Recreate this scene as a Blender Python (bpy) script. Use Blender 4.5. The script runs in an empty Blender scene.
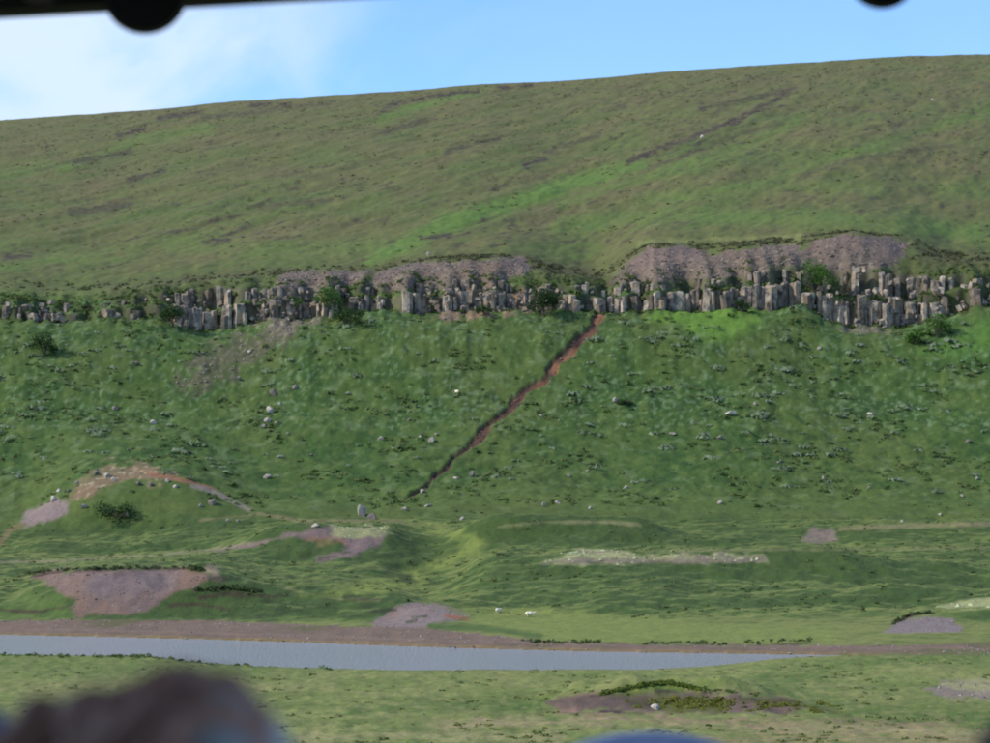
import bpy, bmesh, math, random
import numpy as np
from mathutils import Vector, Matrix
random.seed(7); rng = np.random.default_rng(11)
S = bpy.context.scene; C = S.collection
# ------------------------------------------------------------ camera
F = 2250.0; CX, CY = 495.0, 371.5; EYE = 12.0
PITCH = math.atan((500-CY)/F)
cp, sp = math.cos(PITCH), math.sin(PITCH)
cam = bpy.data.cameras.new('camera'); camo = bpy.data.objects.new('camera', cam); C.objects.link(camo)
camo.location = (0, 0, EYE); camo.rotation_euler = (math.pi/2+PITCH, 0, 0)
cam.sensor_width = 36; cam.lens = 36*F/990; cam.clip_start = .05; cam.clip_end = 6000
cam.dof.use_dof = True; cam.dof.focus_distance = 33.0; cam.dof.aperture_fstop = (cam.lens/1000)/.0235
S.camera = camo
# ------------------------------------------------------------ light
SUN_EL, SUN_ROT = math.radians(37), math.radians(261)
W = bpy.data.worlds.new('World'); S.world = W; W.use_nodes = True
wn, wl = W.node_tree.nodes, W.node_tree.links
sky = wn.new('ShaderNodeTexSky'); sky.sky_type = 'NISHITA'; sky.sun_disc = False
sky.sun_elevation = SUN_EL; sky.sun_rotation = SUN_ROT; sky.air_density = 1.0; sky.dust_density = .3; sky.ozone_density = 2.0
tc = wn.new('ShaderNodeTexCoord'); mp = wn.new('ShaderNodeMapping'); mp.inputs['Scale'].default_value = (1.0, 1.0, 1.5); mp.inputs['Location'].default_value = (.35, 0, .1)
nz = wn.new('ShaderNodeTexNoise'); nz.inputs['Scale'].default_value = 9.0; nz.inputs['Detail'].default_value = 7; nz.inputs['Roughness'].default_value = .5
nz.inputs['Distortion'].default_value = .35
rp = wn.new('ShaderNodeMapRange'); rp.inputs['From Min'].default_value = .28; rp.inputs['From Max'].default_value = .56; rp.interpolation_type = 'SMOOTHSTEP'
mx = wn.new('ShaderNodeMix'); mx.data_type = 'RGBA'; mx.inputs['B'].default_value = (5.6, 6.9, 9.0, 1)
wl.new(tc.outputs['Generated'], mp.inputs[0]); wl.new(mp.outputs[0], nz.inputs['Vector']); wl.new(nz.outputs['Fac'], rp.inputs['Value'])
gn = wn.new('ShaderNodeVectorMath'); gn.operation = 'MULTIPLY'; gn.inputs[1].default_value = (1.02, 1.42, 1.9); wl.new(sky.outputs[0], gn.inputs[0])
sx = wn.new('ShaderNodeSeparateXYZ'); wl.new(tc.outputs['Generated'], sx.inputs[0]); lf = wn.new('ShaderNodeMapRange'); lf.inputs['From Min'].default_value = -.03; lf.inputs['From Max'].default_value = -.13; lf.inputs['To Min'].default_value = .12; lf.interpolation_type = 'SMOOTHSTEP'; wl.new(sx.outputs['X'], lf.inputs['Value'])
mm = wn.new('ShaderNodeMath'); mm.operation = 'MULTIPLY'; wl.new(rp.outputs[0], mm.inputs[0]); wl.new(lf.outputs[0], mm.inputs[1])
wl.new(mm.outputs[0], mx.inputs['Factor']); wl.new(gn.outputs[0], mx.inputs['A']); wl.new(mx.outputs['Result'], wn['Background'].inputs[0])
wn['Background'].inputs[1].default_value = .13
sl = bpy.data.lights.new('sun', 'SUN'); sl.energy = 4.7; sl.angle = math.radians(.5); sl.color = (1, .95, .87)
so = bpy.data.objects.new('sun', sl); C.objects.link(so)
sd = Vector((math.sin(SUN_ROT)*math.cos(SUN_EL), math.cos(SUN_ROT)*math.cos(SUN_EL), math.sin(SUN_EL)))
so.rotation_euler = (-sd).to_track_quat('-Z', 'Y').to_euler(); so.location = (0, 0, 60)
S.view_settings.view_transform = 'Standard'; S.view_settings.look = 'None'; S.view_settings.exposure = 0; S.view_settings.gamma = 1
# ------------------------------------------------------------ helpers
def proj(X, Y, Z):
    d = Y*cp+(Z-EYE)*sp
    return CX+F*X/d, CY-F*((Z-EYE)*cp-Y*sp)/d
def at(px, row, Y):
    v = -(row-CY)/F; t = Y/(cp-v*sp)
    return Vector((t*(px-CX)/F, Y, EYE+t*(sp+v*cp)))
def zrow(Y, row):
    v = -(row-CY)/F; return EYE+Y*(sp+v*cp)/(cp-v*sp)
def yrow(z, row):
    v = -(row-CY)/F; return (z-EYE)*(cp-v*sp)/(sp+v*cp)
def sm(a, b, x): t = np.clip((x-a)/(b-a), 0, 1); return t*t*(3-2*t)
perm = rng.permutation(512).astype(np.int64); ang = rng.random(512)*2*np.pi; gx, gy = np.cos(ang), np.sin(ang)
def noise(x, y, seed=0):
    x = np.asarray(x, float)+seed*17.3; y = np.asarray(y, float)+seed*9.1
    xi, yi = np.floor(x).astype(np.int64), np.floor(y).astype(np.int64); xf, yf = x-xi, y-yi
    def h(i, j): return perm[(perm[i & 511]+j) & 511]
    def g(i, j, dx, dy): k = h(i, j); return gx[k]*dx+gy[k]*dy
    u, v = xf*xf*xf*(xf*(xf*6-15)+10), yf*yf*yf*(yf*(yf*6-15)+10)
    a = g(xi, yi, xf, yf)*(1-u)+g(xi+1, yi, xf-1, yf)*u
    b = g(xi, yi+1, xf, yf-1)*(1-u)+g(xi+1, yi+1, xf-1, yf-1)*u
    return (a*(1-v)+b*v)*1.6
def fbm(x, y, o=4, seed=0, r=.5):
    s, a, t = 0, 1, 0
    for k in range(o): s = s+a*noise(x*2**k, y*2**k, seed+k*3); t += a; a *= r
    return s/t
def pchip(x, y, q):
    x, y = np.array(x, float), np.array(y, float); h = np.diff(x); d = np.diff(y)/h
    m = np.zeros(len(x)); m[0], m[-1] = d[0], d[-1]
    for i in range(1, len(x)-1):
        if d[i-1]*d[i] > 0:
            w1, w2 = 2*h[i]+h[i-1], h[i]+2*h[i-1]; m[i] = (w1+w2)/(w1/d[i-1]+w2/d[i])
    i = np.clip(np.searchsorted(x, q)-1, 0, len(x)-2); t = np.clip((q-x[i])/h[i], 0, 1)
    return (2*t**3-3*t*t+1)*y[i]+(t**3-2*t*t+t)*h[i]*m[i]+(-2*t**3+3*t*t)*y[i+1]+(t**3-t*t)*h[i]*m[i+1]
def tag(o, label=None, cat=None, group=None, kind=None):
    if label: o['label'] = label
    if cat: o['category'] = cat
    if group: o['group'] = group
    if kind: o['kind'] = kind
    return o
def link(name, me, mat=None, parent=None):
    o = bpy.data.objects.new(name, me); C.objects.link(o)
    if mat: me.materials.clear(); me.materials.append(mat)
    if parent: o.parent = parent
    return o
def empty(name, loc=(0, 0, 0)):
    o = bpy.data.objects.new(name, None); C.objects.link(o); o.location = loc; o.empty_display_size = .3; return o
def np_mesh(name, V, Fc, col=None, smooth=False):
    V = np.asarray(V, np.float32); Fc = np.asarray(Fc, np.int32); n = Fc.shape[1]
    me = bpy.data.meshes.new(name); me.vertices.add(len(V)); me.vertices.foreach_set('co', V.ravel())
    me.loops.add(Fc.size); me.loops.foreach_set('vertex_index', Fc.ravel())
    me.polygons.add(len(Fc)); me.polygons.foreach_set('loop_start', np.arange(0, Fc.size, n, dtype=np.int32))
    me.polygons.foreach_set('loop_total', np.full(len(Fc), n, np.int32))
    me.polygons.foreach_set('use_smooth', np.full(len(Fc), smooth))
    me.update(calc_edges=True)
    if col is not None:
        a = me.color_attributes.new('col', 'FLOAT_COLOR', 'POINT')
        c4 = np.ones((len(V), 4), np.float32); c4[:, :3] = col; a.data.foreach_set('color', c4.ravel())
    return me
# ------------------------------------------------------------ materials
def mat_attr(name, nscale, namp, rough=.9, bump=0.0, bscale=8, hue=.0):
    m = bpy.data.materials.new(name); m.use_nodes = True; n, l = m.node_tree.nodes, m.node_tree.links; b = n['Principled BSDF']
    a = n.new('ShaderNodeVertexColor'); a.layer_name = 'col'
    g = n.new('ShaderNodeNewGeometry'); t = n.new('ShaderNodeTexNoise'); t.inputs['Scale'].default_value = nscale; t.inputs['Detail'].default_value = 4; t.inputs['Roughness'].default_value = .65
    l.new(g.outputs['Position'], t.inputs['Vector'])
    r = n.new('ShaderNodeMapRange'); r.inputs['From Min'].default_value = .3; r.inputs['From Max'].default_value = .7
    r.inputs['To Min'].default_value = 1-namp; r.inputs['To Max'].default_value = 1+namp; l.new(t.outputs['Fac'], r.inputs['Value'])
    x = n.new('ShaderNodeVectorMath'); x.operation = 'SCALE'; l.new(a.outputs['Color'], x.inputs[0]); l.new(r.outputs[0], x.inputs['Scale'])
    l.new(x.outputs[0], b.inputs['Base Color']); b.inputs['Roughness'].default_value = rough; b.inputs['Specular IOR Level'].default_value = .2
    if bump:
        t2 = n.new('ShaderNodeTexNoise'); t2.inputs['Scale'].default_value = bscale; t2.inputs['Detail'].default_value = 5; l.new(g.outputs['Position'], t2.inputs['Vector'])
        bp = n.new('ShaderNodeBump'); bp.inputs['Distance'].default_value = bump; bp.inputs['Strength'].default_value = 1; l.new(t2.outputs['Fac'], bp.inputs['Height']); l.new(bp.outputs[0], b.inputs['Normal'])
    return m
def mat_rock(name, c1, c2, c3, scale=.9, bump=.12):
    m = bpy.data.materials.new(name); m.use_nodes = True; n, l = m.node_tree.nodes, m.node_tree.links; b = n['Principled BSDF']
    g = n.new('ShaderNodeNewGeometry'); oi = n.new('ShaderNodeObjectInfo')
    t = n.new('ShaderNodeTexNoise'); t.inputs['Scale'].default_value = scale; t.inputs['Detail'].default_value = 6; t.inputs['Roughness'].default_value = .65; l.new(g.outputs['Position'], t.inputs['Vector'])
    cr = n.new('ShaderNodeValToRGB'); cr.color_ramp.elements[0].position = .36; cr.color_ramp.elements[0].color = (*c1, 1); cr.color_ramp.elements[1].position = .62; cr.color_ramp.elements[1].color = (*c2, 1)
    l.new(t.outputs['Fac'], cr.inputs[0])
    t3 = n.new('ShaderNodeTexNoise'); t3.inputs['Scale'].default_value = scale*.5; t3.inputs['Detail'].default_value = 3
    ad = n.new('ShaderNodeVectorMath'); ad.operation = 'ADD'; l.new(g.outputs['Position'], ad.inputs[0]); ad.inputs[1].default_value = (31, 7, 3); l.new(ad.outputs[0], t3.inputs['Vector'])
    mr = n.new('ShaderNodeMapRange'); mr.inputs['From Min'].default_value = .5; mr.inputs['From Max'].default_value = .66; l.new(t3.outputs['Fac'], mr.inputs['Value'])
    mi = n.new('ShaderNodeMix'); mi.data_type = 'RGBA'; l.new(mr.outputs[0], mi.inputs['Factor']); l.new(cr.outputs[0], mi.inputs['A']); mi.inputs['B'].default_value = (*c3, 1)
    rr = n.new('ShaderNodeMapRange'); rr.inputs['To Min'].default_value = .42; rr.inputs['To Max'].default_value = 1.4; l.new(oi.outputs['Random'], rr.inputs['Value'])
    sc = n.new('ShaderNodeVectorMath'); sc.operation = 'SCALE'; l.new(mi.outputs['Result'], sc.inputs[0]); l.new(rr.outputs[0], sc.inputs['Scale'])
    l.new(sc.outputs[0], b.inputs['Base Color']); b.inputs['Roughness'].default_value = .85; b.inputs['Specular IOR Level'].default_value = .3
    t2 = n.new('ShaderNodeTexNoise'); t2.inputs['Scale'].default_value = 2.6; t2.inputs['Detail'].default_value = 6; l.new(g.outputs['Position'], t2.inputs['Vector'])
    bp = n.new('ShaderNodeBump'); bp.inputs['Distance'].default_value = bump; l.new(t2.outputs['Fac'], bp.inputs['Height']); l.new(bp.outputs[0], b.inputs['Normal'])
    return m
def mat_plain(name, c, rough=.8, nscale=30, namp=.15, spec=.3):
    m = bpy.data.materials.new(name); m.use_nodes = True; n, l = m.node_tree.nodes, m.node_tree.links; b = n['Principled BSDF']
    t = n.new('ShaderNodeTexNoise'); t.inputs['Scale'].default_value = nscale; t.inputs['Detail'].default_value = 3
    tcn = n.new('ShaderNodeTexCoord'); l.new(tcn.outputs['Object'], t.inputs['Vector'])
    r = n.new('ShaderNodeMapRange'); r.inputs['To Min'].default_value = 1-namp; r.inputs['To Max'].default_value = 1+namp; l.new(t.outputs['Fac'], r.inputs['Value'])
    x = n.new('ShaderNodeVectorMath'); x.operation = 'SCALE'; x.inputs[0].default_value = c; l.new(r.outputs[0], x.inputs['Scale']); l.new(x.outputs[0], b.inputs['Base Color'])
    b.inputs['Roughness'].default_value = rough; b.inputs['Specular IOR Level'].default_value = spec
    return m
M_GRASS = mat_attr('grass_ground', 1.3, .16, .95, .10, 3.5)
M_GRAVEL = mat_attr('gravel_ground', 2.2, .16, .95, .06, 6)
M_LEAF = mat_attr('leaf', .8, .15, .7)
M_STONE = mat_attr('scree_stone', 2.0, .12, .9)
M_ROCK = mat_rock('basalt', (.075, .066, .06), (.37, .305, .235), (.29, .21, .14))
M_BOULDER = mat_rock('boulder_rock', (.19, .165, .14), (.42, .37, .31), (.32, .27, .22), 1.6)
n_, l_ = M_LEAF.node_tree.nodes, M_LEAF.node_tree.links; b_ = n_['Principled BSDF']; tr_ = n_.new('ShaderNodeBsdfTranslucent'); ms_ = n_.new('ShaderNodeMixShader'); ms_.inputs[0].default_value = .35
l_.new(b_.inputs['Base Color'].links[0].from_socket, tr_.inputs[0]); l_.new(b_.outputs[0], ms_.inputs[1]); l_.new(tr_.outputs[0], ms_.inputs[2]); l_.new(ms_.outputs[0], n_['Material Output'].inputs[0])
# ------------------------------------------------------------ terrain heights
R_FAR = ([-300, 0, 100, 200, 300, 400, 500, 600, 700, 800, 860, 1300], [632, 635, 637, 639.5, 642.5, 646.5, 649.5, 652, 653.5, 655, 656, 656.5])
R_NEAR = ([-300, 0, 90, 150, 200, 300, 400, 650, 700, 760, 800, 850, 880, 1300], [654, 656, 657.5, 657.5, 663.5, 668.5, 671, 670.5, 667, 660.5, 657, 655.2, 654.8, 654.5])
GT = {0: [(208, 628), (216, 618), (228, 600), (245, 582), (262, 570), (290, 562), (315, 553), (335, 538), (350, 522)],
 100: [(208, 628), (213, 619), (228, 572), (245, 567), (285, 560), (312, 554), (330, 541), (345, 520)],
 190: [(208, 632), (213, 625), (224, 588), (232, 573), (250, 567), (285, 556), (312, 551), (332, 533), (345, 515)],
 300: [(206, 633), (212, 625), (226, 597), (236, 590), (262, 580), (288, 563), (304, 532), (315, 527), (332, 524), (345, 515)],
 385: [(204, 636), (210, 628), (222, 606), (236, 598), (262, 583), (290, 562), (305, 535), (316, 526), (332, 523), (345, 516)],
 430: [(202, 636), (209, 622), (217, 606), (236, 600), (258, 585), (280, 566), (300, 548), (318, 532), (332, 523), (345, 516)],
 500: [(200, 640), (212, 625), (222, 613), (240, 590), (258, 568), (275, 555), (295, 550), (308, 526), (320, 522), (335, 521), (345, 516)],
 600: [(195, 643), (208, 626), (220, 615), (238, 585), (256, 562), (272, 555), (292, 550), (308, 525), (320, 521), (335, 520), (345, 514)],
 700: [(193, 645), (208, 630), (218, 620), (238, 588), (258, 563), (272, 558), (295, 549), (310, 534), (325, 527), (338, 524), (345, 518)],
 800: [(190, 648), (205, 638), (216, 630), (238, 592), (260, 560), (275, 553), (300, 545), (318, 532), (330, 526), (345, 518)],
 890: [(190, 649), (200, 642), (206, 637), (214, 620), (235, 598), (262, 560), (280, 550), (300, 543), (318, 530), (330, 524), (345, 517)],
 925: [(190, 649), (200, 642), (206, 638), (213, 617), (235, 598), (262, 560), (280, 550), (300, 543), (318, 530), (330, 524), (345, 517)],
 990: [(190, 648), (200, 642), (208, 630), (216, 608), (235, 600), (262, 563), (280, 552), (300, 543), (318, 530), (330, 523), (345, 515)]}
FOOT = ([0, 100, 200, 300, 400, 600, 800, 990], [524, 517, 513, 517, 518, 516, 520, 518])
BASE = ([0, 60, 100, 165, 200, 240, 260, 300, 330, 380, 430, 500, 560, 600, 640, 700, 760, 800, 820, 840, 880, 920, 960, 990], [318, 322, 318, 318, 331, 328, 318, 318, 314, 308, 312, 308, 310, 309, 311, 309, 309, 304, 312, 324, 327, 322, 312, 304])
TOP = ([0, 60, 100, 165, 200, 240, 300, 330, 400, 480, 540, 600, 640, 700, 760, 800, 840, 880, 920, 990], [301, 305, 303, 294, 288, 288, 288, 288, 284, 278, 284, 286, 284, 280, 272, 268, 266, 270, 276, 274])
BRK = ([0, 60, 120, 200, 270, 320, 380, 420, 500, 530, 560, 600, 650, 720, 780, 850, 905, 950, 990], [280, 286, 284, 278, 272, 271, 268, 262, 257, 262, 270, 276, 247, 246, 243, 235, 241, 258, 256])
SKYR = ([-400, 0, 75, 150, 230, 330, 400, 480, 560, 600, 660, 730, 800, 860, 930, 990, 1100, 1400], [140, 123, 118, 113, 104.5, 99, 95, 87.5, 85, 81.5, 76, 71, 67, 63, 59.5, 58, 56, 60])
ys = np.concatenate([np.array([-60, 8, 14, 20, 28, 36, 45, 60, 75, 88]), np.arange(95, 204.6, .75), np.arange(205, 340, .42), np.arange(340, 417.8, .42),
    np.arange(418, 430.9, .17), np.arange(431, 447, .35), 447+np.cumsum(np.linspace(.8, 5.2, 250)), np.array([1215, 1230, 1250, 1280, 1320, 1380, 1450, 1550, 1700])])
ys = np.unique(ys)
pxc = np.concatenate([np.linspace(-4500, -90, 34)[:-1], np.arange(-90, 1080.1, 1.65), np.linspace(1081, 5500, 34)[1:]])
sc = (pxc-CX)/F
nY, nX = len(ys), len(pxc)
YY, PXg = np.meshgrid(ys, pxc, indexing='ij'); XX = YY*sc[None, :]
Xn = np.where(YY < 8, 8*sc[None, :], XX)
XX = Xn
# domain warp so that no contour runs ruler-straight
far_w = sm(210, 235, YY)
YW = YY+far_w*(2.2*fbm(XX/26, YY/60, 3, 1)+.9*fbm(XX/7, YY/14, 2, 5))*(1-.55*sm(340, 360, YY)) + sm(415.5, 418.5, YY)*(1-sm(425, 433, YY))*(2.4*noise(XX/6.0, YY*0+3, 8)+2.6*noise(XX/3.1, YY*0+3, 9))
gk = sorted(GT); gz = []
for k in gk:
    t = GT[k]; ye = yrow(0, np.interp(k, *R_FAR))
    Ys = [ye, ye+3.0]+[a for a, b in t if a > ye+5]; Zs = [0.02, .28]+[max(float(zrow(a, b)), .30+.012*(a-ye)) for a, b in t if a > ye+5]
    gz.append((np.array(Ys), np.array(Zs)))
Z = np.zeros_like(YY); pcl = np.clip(pxc, gk[0], gk[-1])
def smooth_curve(cv, sg):
    g = np.arange(-150, 1151, 2.0); v = np.interp(g, *cv); k = np.exp(-.5*(np.arange(-60, 61)*2/sg)**2); k /= k.sum(); return (g, np.convolve(np.pad(v, 60, mode='edge'), k, 'valid'))
BSS = smooth_curve(BASE, 40); BASE = smooth_curve(BASE, 6); TOP = smooth_curve(TOP, 6); BASE = (BASE[0], BASE[1]+3.5*noise(BASE[0]/19, BASE[0]*0+2.2)+2*noise(BASE[0]/7, BASE[0]*0+5.2)); TOP = (TOP[0], TOP[1]+3.5*noise(TOP[0]/23, TOP[0]*0+7.7)+1.5*noise(TOP[0]/8, TOP[0]*0+9.7)); BRK = smooth_curve(BRK, 9); SKYS = smooth_curve(SKYR, 22); BRKS = smooth_curve(BRK, 45)
for j in range(nX):
    p = pxc[j]; q = YW[:, j]; pc = min(max(p, -60), 1050)
    i = min(max(int(np.searchsorted(gk, pcl[j]))-1, 0), len(gk)-2); w = (pcl[j]-gk[i])/(gk[i+1]-gk[i]); w = w*w*(3-2*w)
    zg = pchip(*gz[i], q)*(1-w)+pchip(*gz[i+1], q)*w
    z340 = float(np.interp(342, ys, zg))
    f = np.interp(pc, *FOOT); b = np.interp(pc, *BASE); t = np.interp(pc, *TOP); k = np.interp(pc, *BRK); kS = np.interp(pc, *BRKS); s = np.interp(pc, *SKYS) if 0 < pc < 1000 else np.interp(pc, *SKYR)
    hy = [342, 362, 390, 410, 416]; bs = np.interp(pc, *BSS); hz = [z340, zrow(362, f-.19*(f-bs)), zrow(390, f-.57*(f-bs)), zrow(410, bs+16), zrow(416, b+3)]
    tier = float(sm(785, 815, pc)*(1-sm(905, 940, pc)))+float(sm(170, 190, pc)*(1-sm(225, 250, pc)))
    d1 = 1.2+2.6*tier
    hy += [419.6, 419.6+.8*d1, 420.4+1.2*d1, 421.2+1.6*d1+.4]; m1 = t+(b-t)*(.38 if tier < .5 else .5)
    hz += [zrow(419.6, b), zrow(419.6+.8*d1, m1+2), zrow(420.4+1.2*d1, m1), zrow(421.6+1.6*d1, t)]
    rr = lambda u: k+(s-k)*u
    for Yq, u in ((446, 0), (520, .22), (600, .42), (700, .60), (820, .76), (950, .885), (1080, .972), (1180, 1.0)):
        hy.append(Yq); k_ = k if u == 0 else kS; hz.append(zrow(Yq, k_+(s-k_)*u))
    z2 = hz[-1]; hy += [1300, 1500, 1750]; hz += [z2+2, z2-14, z2-40]
    zh = pchip(hy, hz, np.minimum(q, 1749))
    Z[:, j] = np.where(q < 342, zg, zh)
# near side of the river
yf = yrow(0, np.interp(pxc, *R_FAR))[None, :]; yn = yrow(.42, np.interp(pxc, *R_NEAR))[None, :]
nz_ = np.interp(YY, [14, 45, 75, 100, 120, 140, 158], [8.9, 1.5, 1.2, 1.15, .95, .7, .46])
nz_ = nz_+1.05*np.where(YY < 129, np.exp(-((YY-129)/4)**2), np.exp(-((YY-129)/6)**2))*(1+.35*noise(XX/2.5, YY/4, 27))*sm(520, 620, PXg)*(1-sm(700, 830, PXg))+.45*np.exp(-((YY-150)/7)**2)*sm(800, 930, PXg)
nz_ = nz_ + .12*np.exp(-((YY-165)/6)**2)*(1-sm(150, 230, PXg))
chan = sm(-.2, 1.6, YY-yn)*sm(-.2, 2.5, yf-YY+.6)
wob = .6*noise(XX/6, YY/6, 21)
znear = nz_*(1-sm(-.3, 1.3, YY-yn+wob))+(-.75)*sm(-.3, 1.3, YY-yn+wob)
flatbed = .12+.10*noise(XX/5, YY/5, 3)
inwater = (YY > yn) & (YY < yf)
Z = np.where(YY < yf, znear, Z)
taper = sm(848, 880, PXg)
Z = np.where((YY > yn-1) & (YY < yf+.5), Z*(1-taper)+flatbed*taper, Z)
# slide lobe at the foot of the slope on the left
Z += 3.6*sm(20, 95, PXg)*(1-sm(150, 270, PXg))*sm(337, 352, YY)*(1-sm(352, 385, YY))
for pc_, hw, am in ((655, 40, 1.3), (745, 34, 1.0), (848, 55, 1.7), (325, 45, .7), (465, 62, 1.2)):
    Z += am*np.clip(1-((PXg-pc_)/hw)**2, 0, 1)*sm(426, 436, YY)*(1-sm(440, 452, YY))
# relief noise
land = np.where(YY < yf, sm(0, 3, yn-YY), sm(0, 8, YY-yf))
mid = sm(206, 225, YY)*(1-sm(338, 350, YY)); slope = sm(345, 356, YY)*(1-sm(414, 419, YY)); up = sm(432, 450, YY)
cl = sm(415, 419, YY)*(1-sm(426, 436, YY))
Z += land*(.09*fbm(XX/.9, YY/1.6, 2, 33)*(YY < 180)+.07*fbm(XX/1.6, YY/2.2, 2, 31)*(YY < 215)+.10*fbm(XX/5, YY/5, 2, 37)*(YY < 200))
def ridge(pa, pb, y, amp, fr, bk, e=40):
    d = YW-y; return amp*np.where(d < 0, np.exp(-(d/fr)**2), np.exp(-(d/bk)**2))*sm(pa-e, pa+e, PXg)*(1-sm(pb-e, pb+e, PXg))
Z += ridge(450, 870, 257, 1.3, 8, 4)+ridge(460, 660, 309, 1.4, 6, 4, 25)+ridge(250, 400, 305, 1.0, 6, 4, 20)+ridge(185, 400, 227, 1.2, 6, 3.5, 25)+ridge(30, 215, 230, .5, 6, 5, 20)+ridge(860, 1200, 236, 1.2, 7, 5, 30)+ridge(680, 1200, 325, .5, 7, 5, 40)-ridge(395, 480, 285, 1.4, 25, 20, 25)+ridge(20, 160, 322, .8, 6, 5, 30)
Z += mid*(.75*fbm(XX/11, YY/12, 3, 41)+.22*fbm(XX/1.9, YY/2.4, 3, 45))
ax, ay = (.30*XX+.95*YY), (.95*XX-.30*YY)
Z += slope*(.75*fbm(XX/16, YY/12, 3, 51)+.38*fbm(XX/2.6, YY/2.4, 3, 55, .6))
rib = fbm(ay/17, ax/80, 4, 61, .55)
Z += up*(1.8*rib*sm(450, 560, YY)+.42*fbm(ay/4.2, ax/13, 3, 65, .6)+.2*fbm(XX/2.2, YY/3.5, 2, 67)*(1-sm(650, 900, YY)))*(1-.75*sm(1040, 1170, YY))
Z += cl*(.5*fbm(XX/1.7, YY/1.0, 2, 71))
PX, RW = proj(XX, np.maximum(YY, 5), Z)
def dseg(px, rw, pts):
    d = np.full(px.shape, 1e9)
    for (x0, y0), (x1, y1) in zip(pts[:-1], pts[1:]):
        vx, vy = x1-x0, y1-y0; t = np.clip(((px-x0)*vx+(rw-y0)*vy)/(vx*vx+vy*vy+1e-9), 0, 1)
        d = np.minimum(d, np.hypot(px-x0-t*vx, rw-y0-t*vy))
    return d
def inside(px, rw, pts):
    c = np.zeros(px.shape, bool); n = len(pts)
    for i in range(n):
        x0, y0 = pts[i]; x1, y1 = pts[(i+1) % n]
        if y0 == y1: continue
        c ^= ((y0 > rw) != (y1 > rw)) & (px < (x1-x0)*(rw-y0)/(y1-y0)+x0)
    return c
nrw = 1-sm(180, 240, YY); jA = fbm(XX/3.0, YY/4.0, 3, 81, .6)*(1-.6*nrw)+.9*nrw*fbm(XX/1.1, YY/2.0, 3, 83, .6); jB = fbm(XX/10, YY/14, 2, 85)
def poly(pts, soft=2.0, jit=4.0, ymin=0, ymax=9e9):
    soft *= 1.8; jit *= 2.0
    m = np.zeros(PX.shape); a = np.array(pts); x0, x1, y0, y1 = a[:, 0].min()-15, a[:, 0].max()+15, a[:, 1].min()-15, a[:, 1].max()+15
    w = (PX > x0) & (PX < x1) & (RW > y0) & (RW < y1) & (YY > ymin) & (YY < ymax)
    p, r = PX[w], RW[w]; d = dseg(p, r, pts+[pts[0]]); d = np.where(inside(p, r, pts), d, -d)
    m[w] = sm(-soft, soft, d+jit*(jA[w]+.5*jB[w])); return m
def stroke(pts, wd, soft=1.5, jit=2.0, ymin=0, ymax=9e9, taper=False):
    m = np.zeros(PX.shape); a = np.array(pts); k = wd+12; x0, x1, y0, y1 = a[:, 0].min()-k, a[:, 0].max()+k, a[:, 1].min()-k, a[:, 1].max()+k
    w = (PX > x0) & (PX < x1) & (RW > y0) & (RW < y1) & (YY > ymin) & (YY < ymax)
    d = dseg(PX[w], RW[w], pts)
    m[w] = sm(-soft, soft, wd/2-d+jit*(jA[w]+.4*jB[w])); return m
# gully down the slope
GUL = [(604, 306), (600, 316), (590, 330), (575, 346), (560, 358), (545, 378), (532, 387), (515, 402), (500, 416), (484, 432), (465, 450), (445, 466), (428, 484), (412, 495), (404, 502)]
gw = np.interp(RW, [306, 345, 375, 400, 430, 470, 502], [9, 11, 10, 8.5, 8, 6, 2.5])
gd = dseg(PX+5*noise(RW/16, RW*0+1.5, 7)+2*noise(RW/5, RW*0+1.5, 9), RW, GUL); gul = np.where((YY > 335) & (YY < 425), sm(1.2, -1.2, gd-gw*.41*(1+.5*noise(RW/9, RW*0, 4))-2.6*jA), 0)
Z -= gul*.55
PX, RW = proj(XX, np.maximum(YY, 5), Z)
# ------------------------------------------------------------ ground colours (albedo, some with shade painted in)
COL = np.zeros(PX.shape+(3,))
def c_(r, g, b): return np.array([r, g, b])
def lay(m, c, a=1.0):
    global COL
    m = (m*a)[..., None]; COL = COL*(1-m)+np.asarray(c)*m
n1 = fbm(XX/9, YY/12, 4, 101, .55); n2 = fbm(XX/2.2, YY/3, 3, 103, .6); n3 = fbm(XX/30, YY/40, 3, 105)
nf = fbm(XX/.9, YY/1.3, 2, 107)
ug = fbm(ay/19, ax/75, 4, 111, .58); ug2 = fbm(ay/4, ax/17, 3, 113, .6)
COL[:] = c_(.15, .185, .06)
# near bank
near = YY < yf
lay(near*sm(-.4, .5, n1), c_(.20, .21, .085)); lay(near*sm(.1, .5, n2), c_(.12, .17, .045), .5)
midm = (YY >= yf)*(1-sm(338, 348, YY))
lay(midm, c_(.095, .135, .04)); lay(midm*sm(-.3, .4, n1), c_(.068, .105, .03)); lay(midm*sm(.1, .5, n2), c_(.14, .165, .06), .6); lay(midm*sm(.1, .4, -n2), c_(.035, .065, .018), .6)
GY = np.gradient(Z, axis=0)/np.gradient(YY, axis=0); lay(midm*sm(.11, .19, GY+.05*n1), c_(.044, .076, .022), .9); lay(midm*sm(.10, -.01, GY+.03*n1), c_(.185, .195, .07), .85)  # steep mound faces darker, flats paler: relief shading put into the colour
slm = sm(338, 348, YY)*(1-sm(424, 440, YY))
lay(slm, c_(.058, .092, .027)); lay(slm*sm(-.2, .35, n1), c_(.038, .077, .022)); lay(slm*sm(0, .45, n3), c_(.075, .098, .032), .7)
lay(slm*sm(.1, .4, n2), c_(.10, .125, .045), .6); lay(slm*sm(.15, .4, fbm(XX/3.5, YY/3, 3, 191)), c_(.115, .15, .085), .55); lay(slm*sm(.1, .42, -n2+.3*n1), c_(.03, .055, .018), .75)
lay(slm*sm(.25, .5, nf+.4*n1)*(RW < 430), c_(.15, .2, .14), .5)
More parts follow.
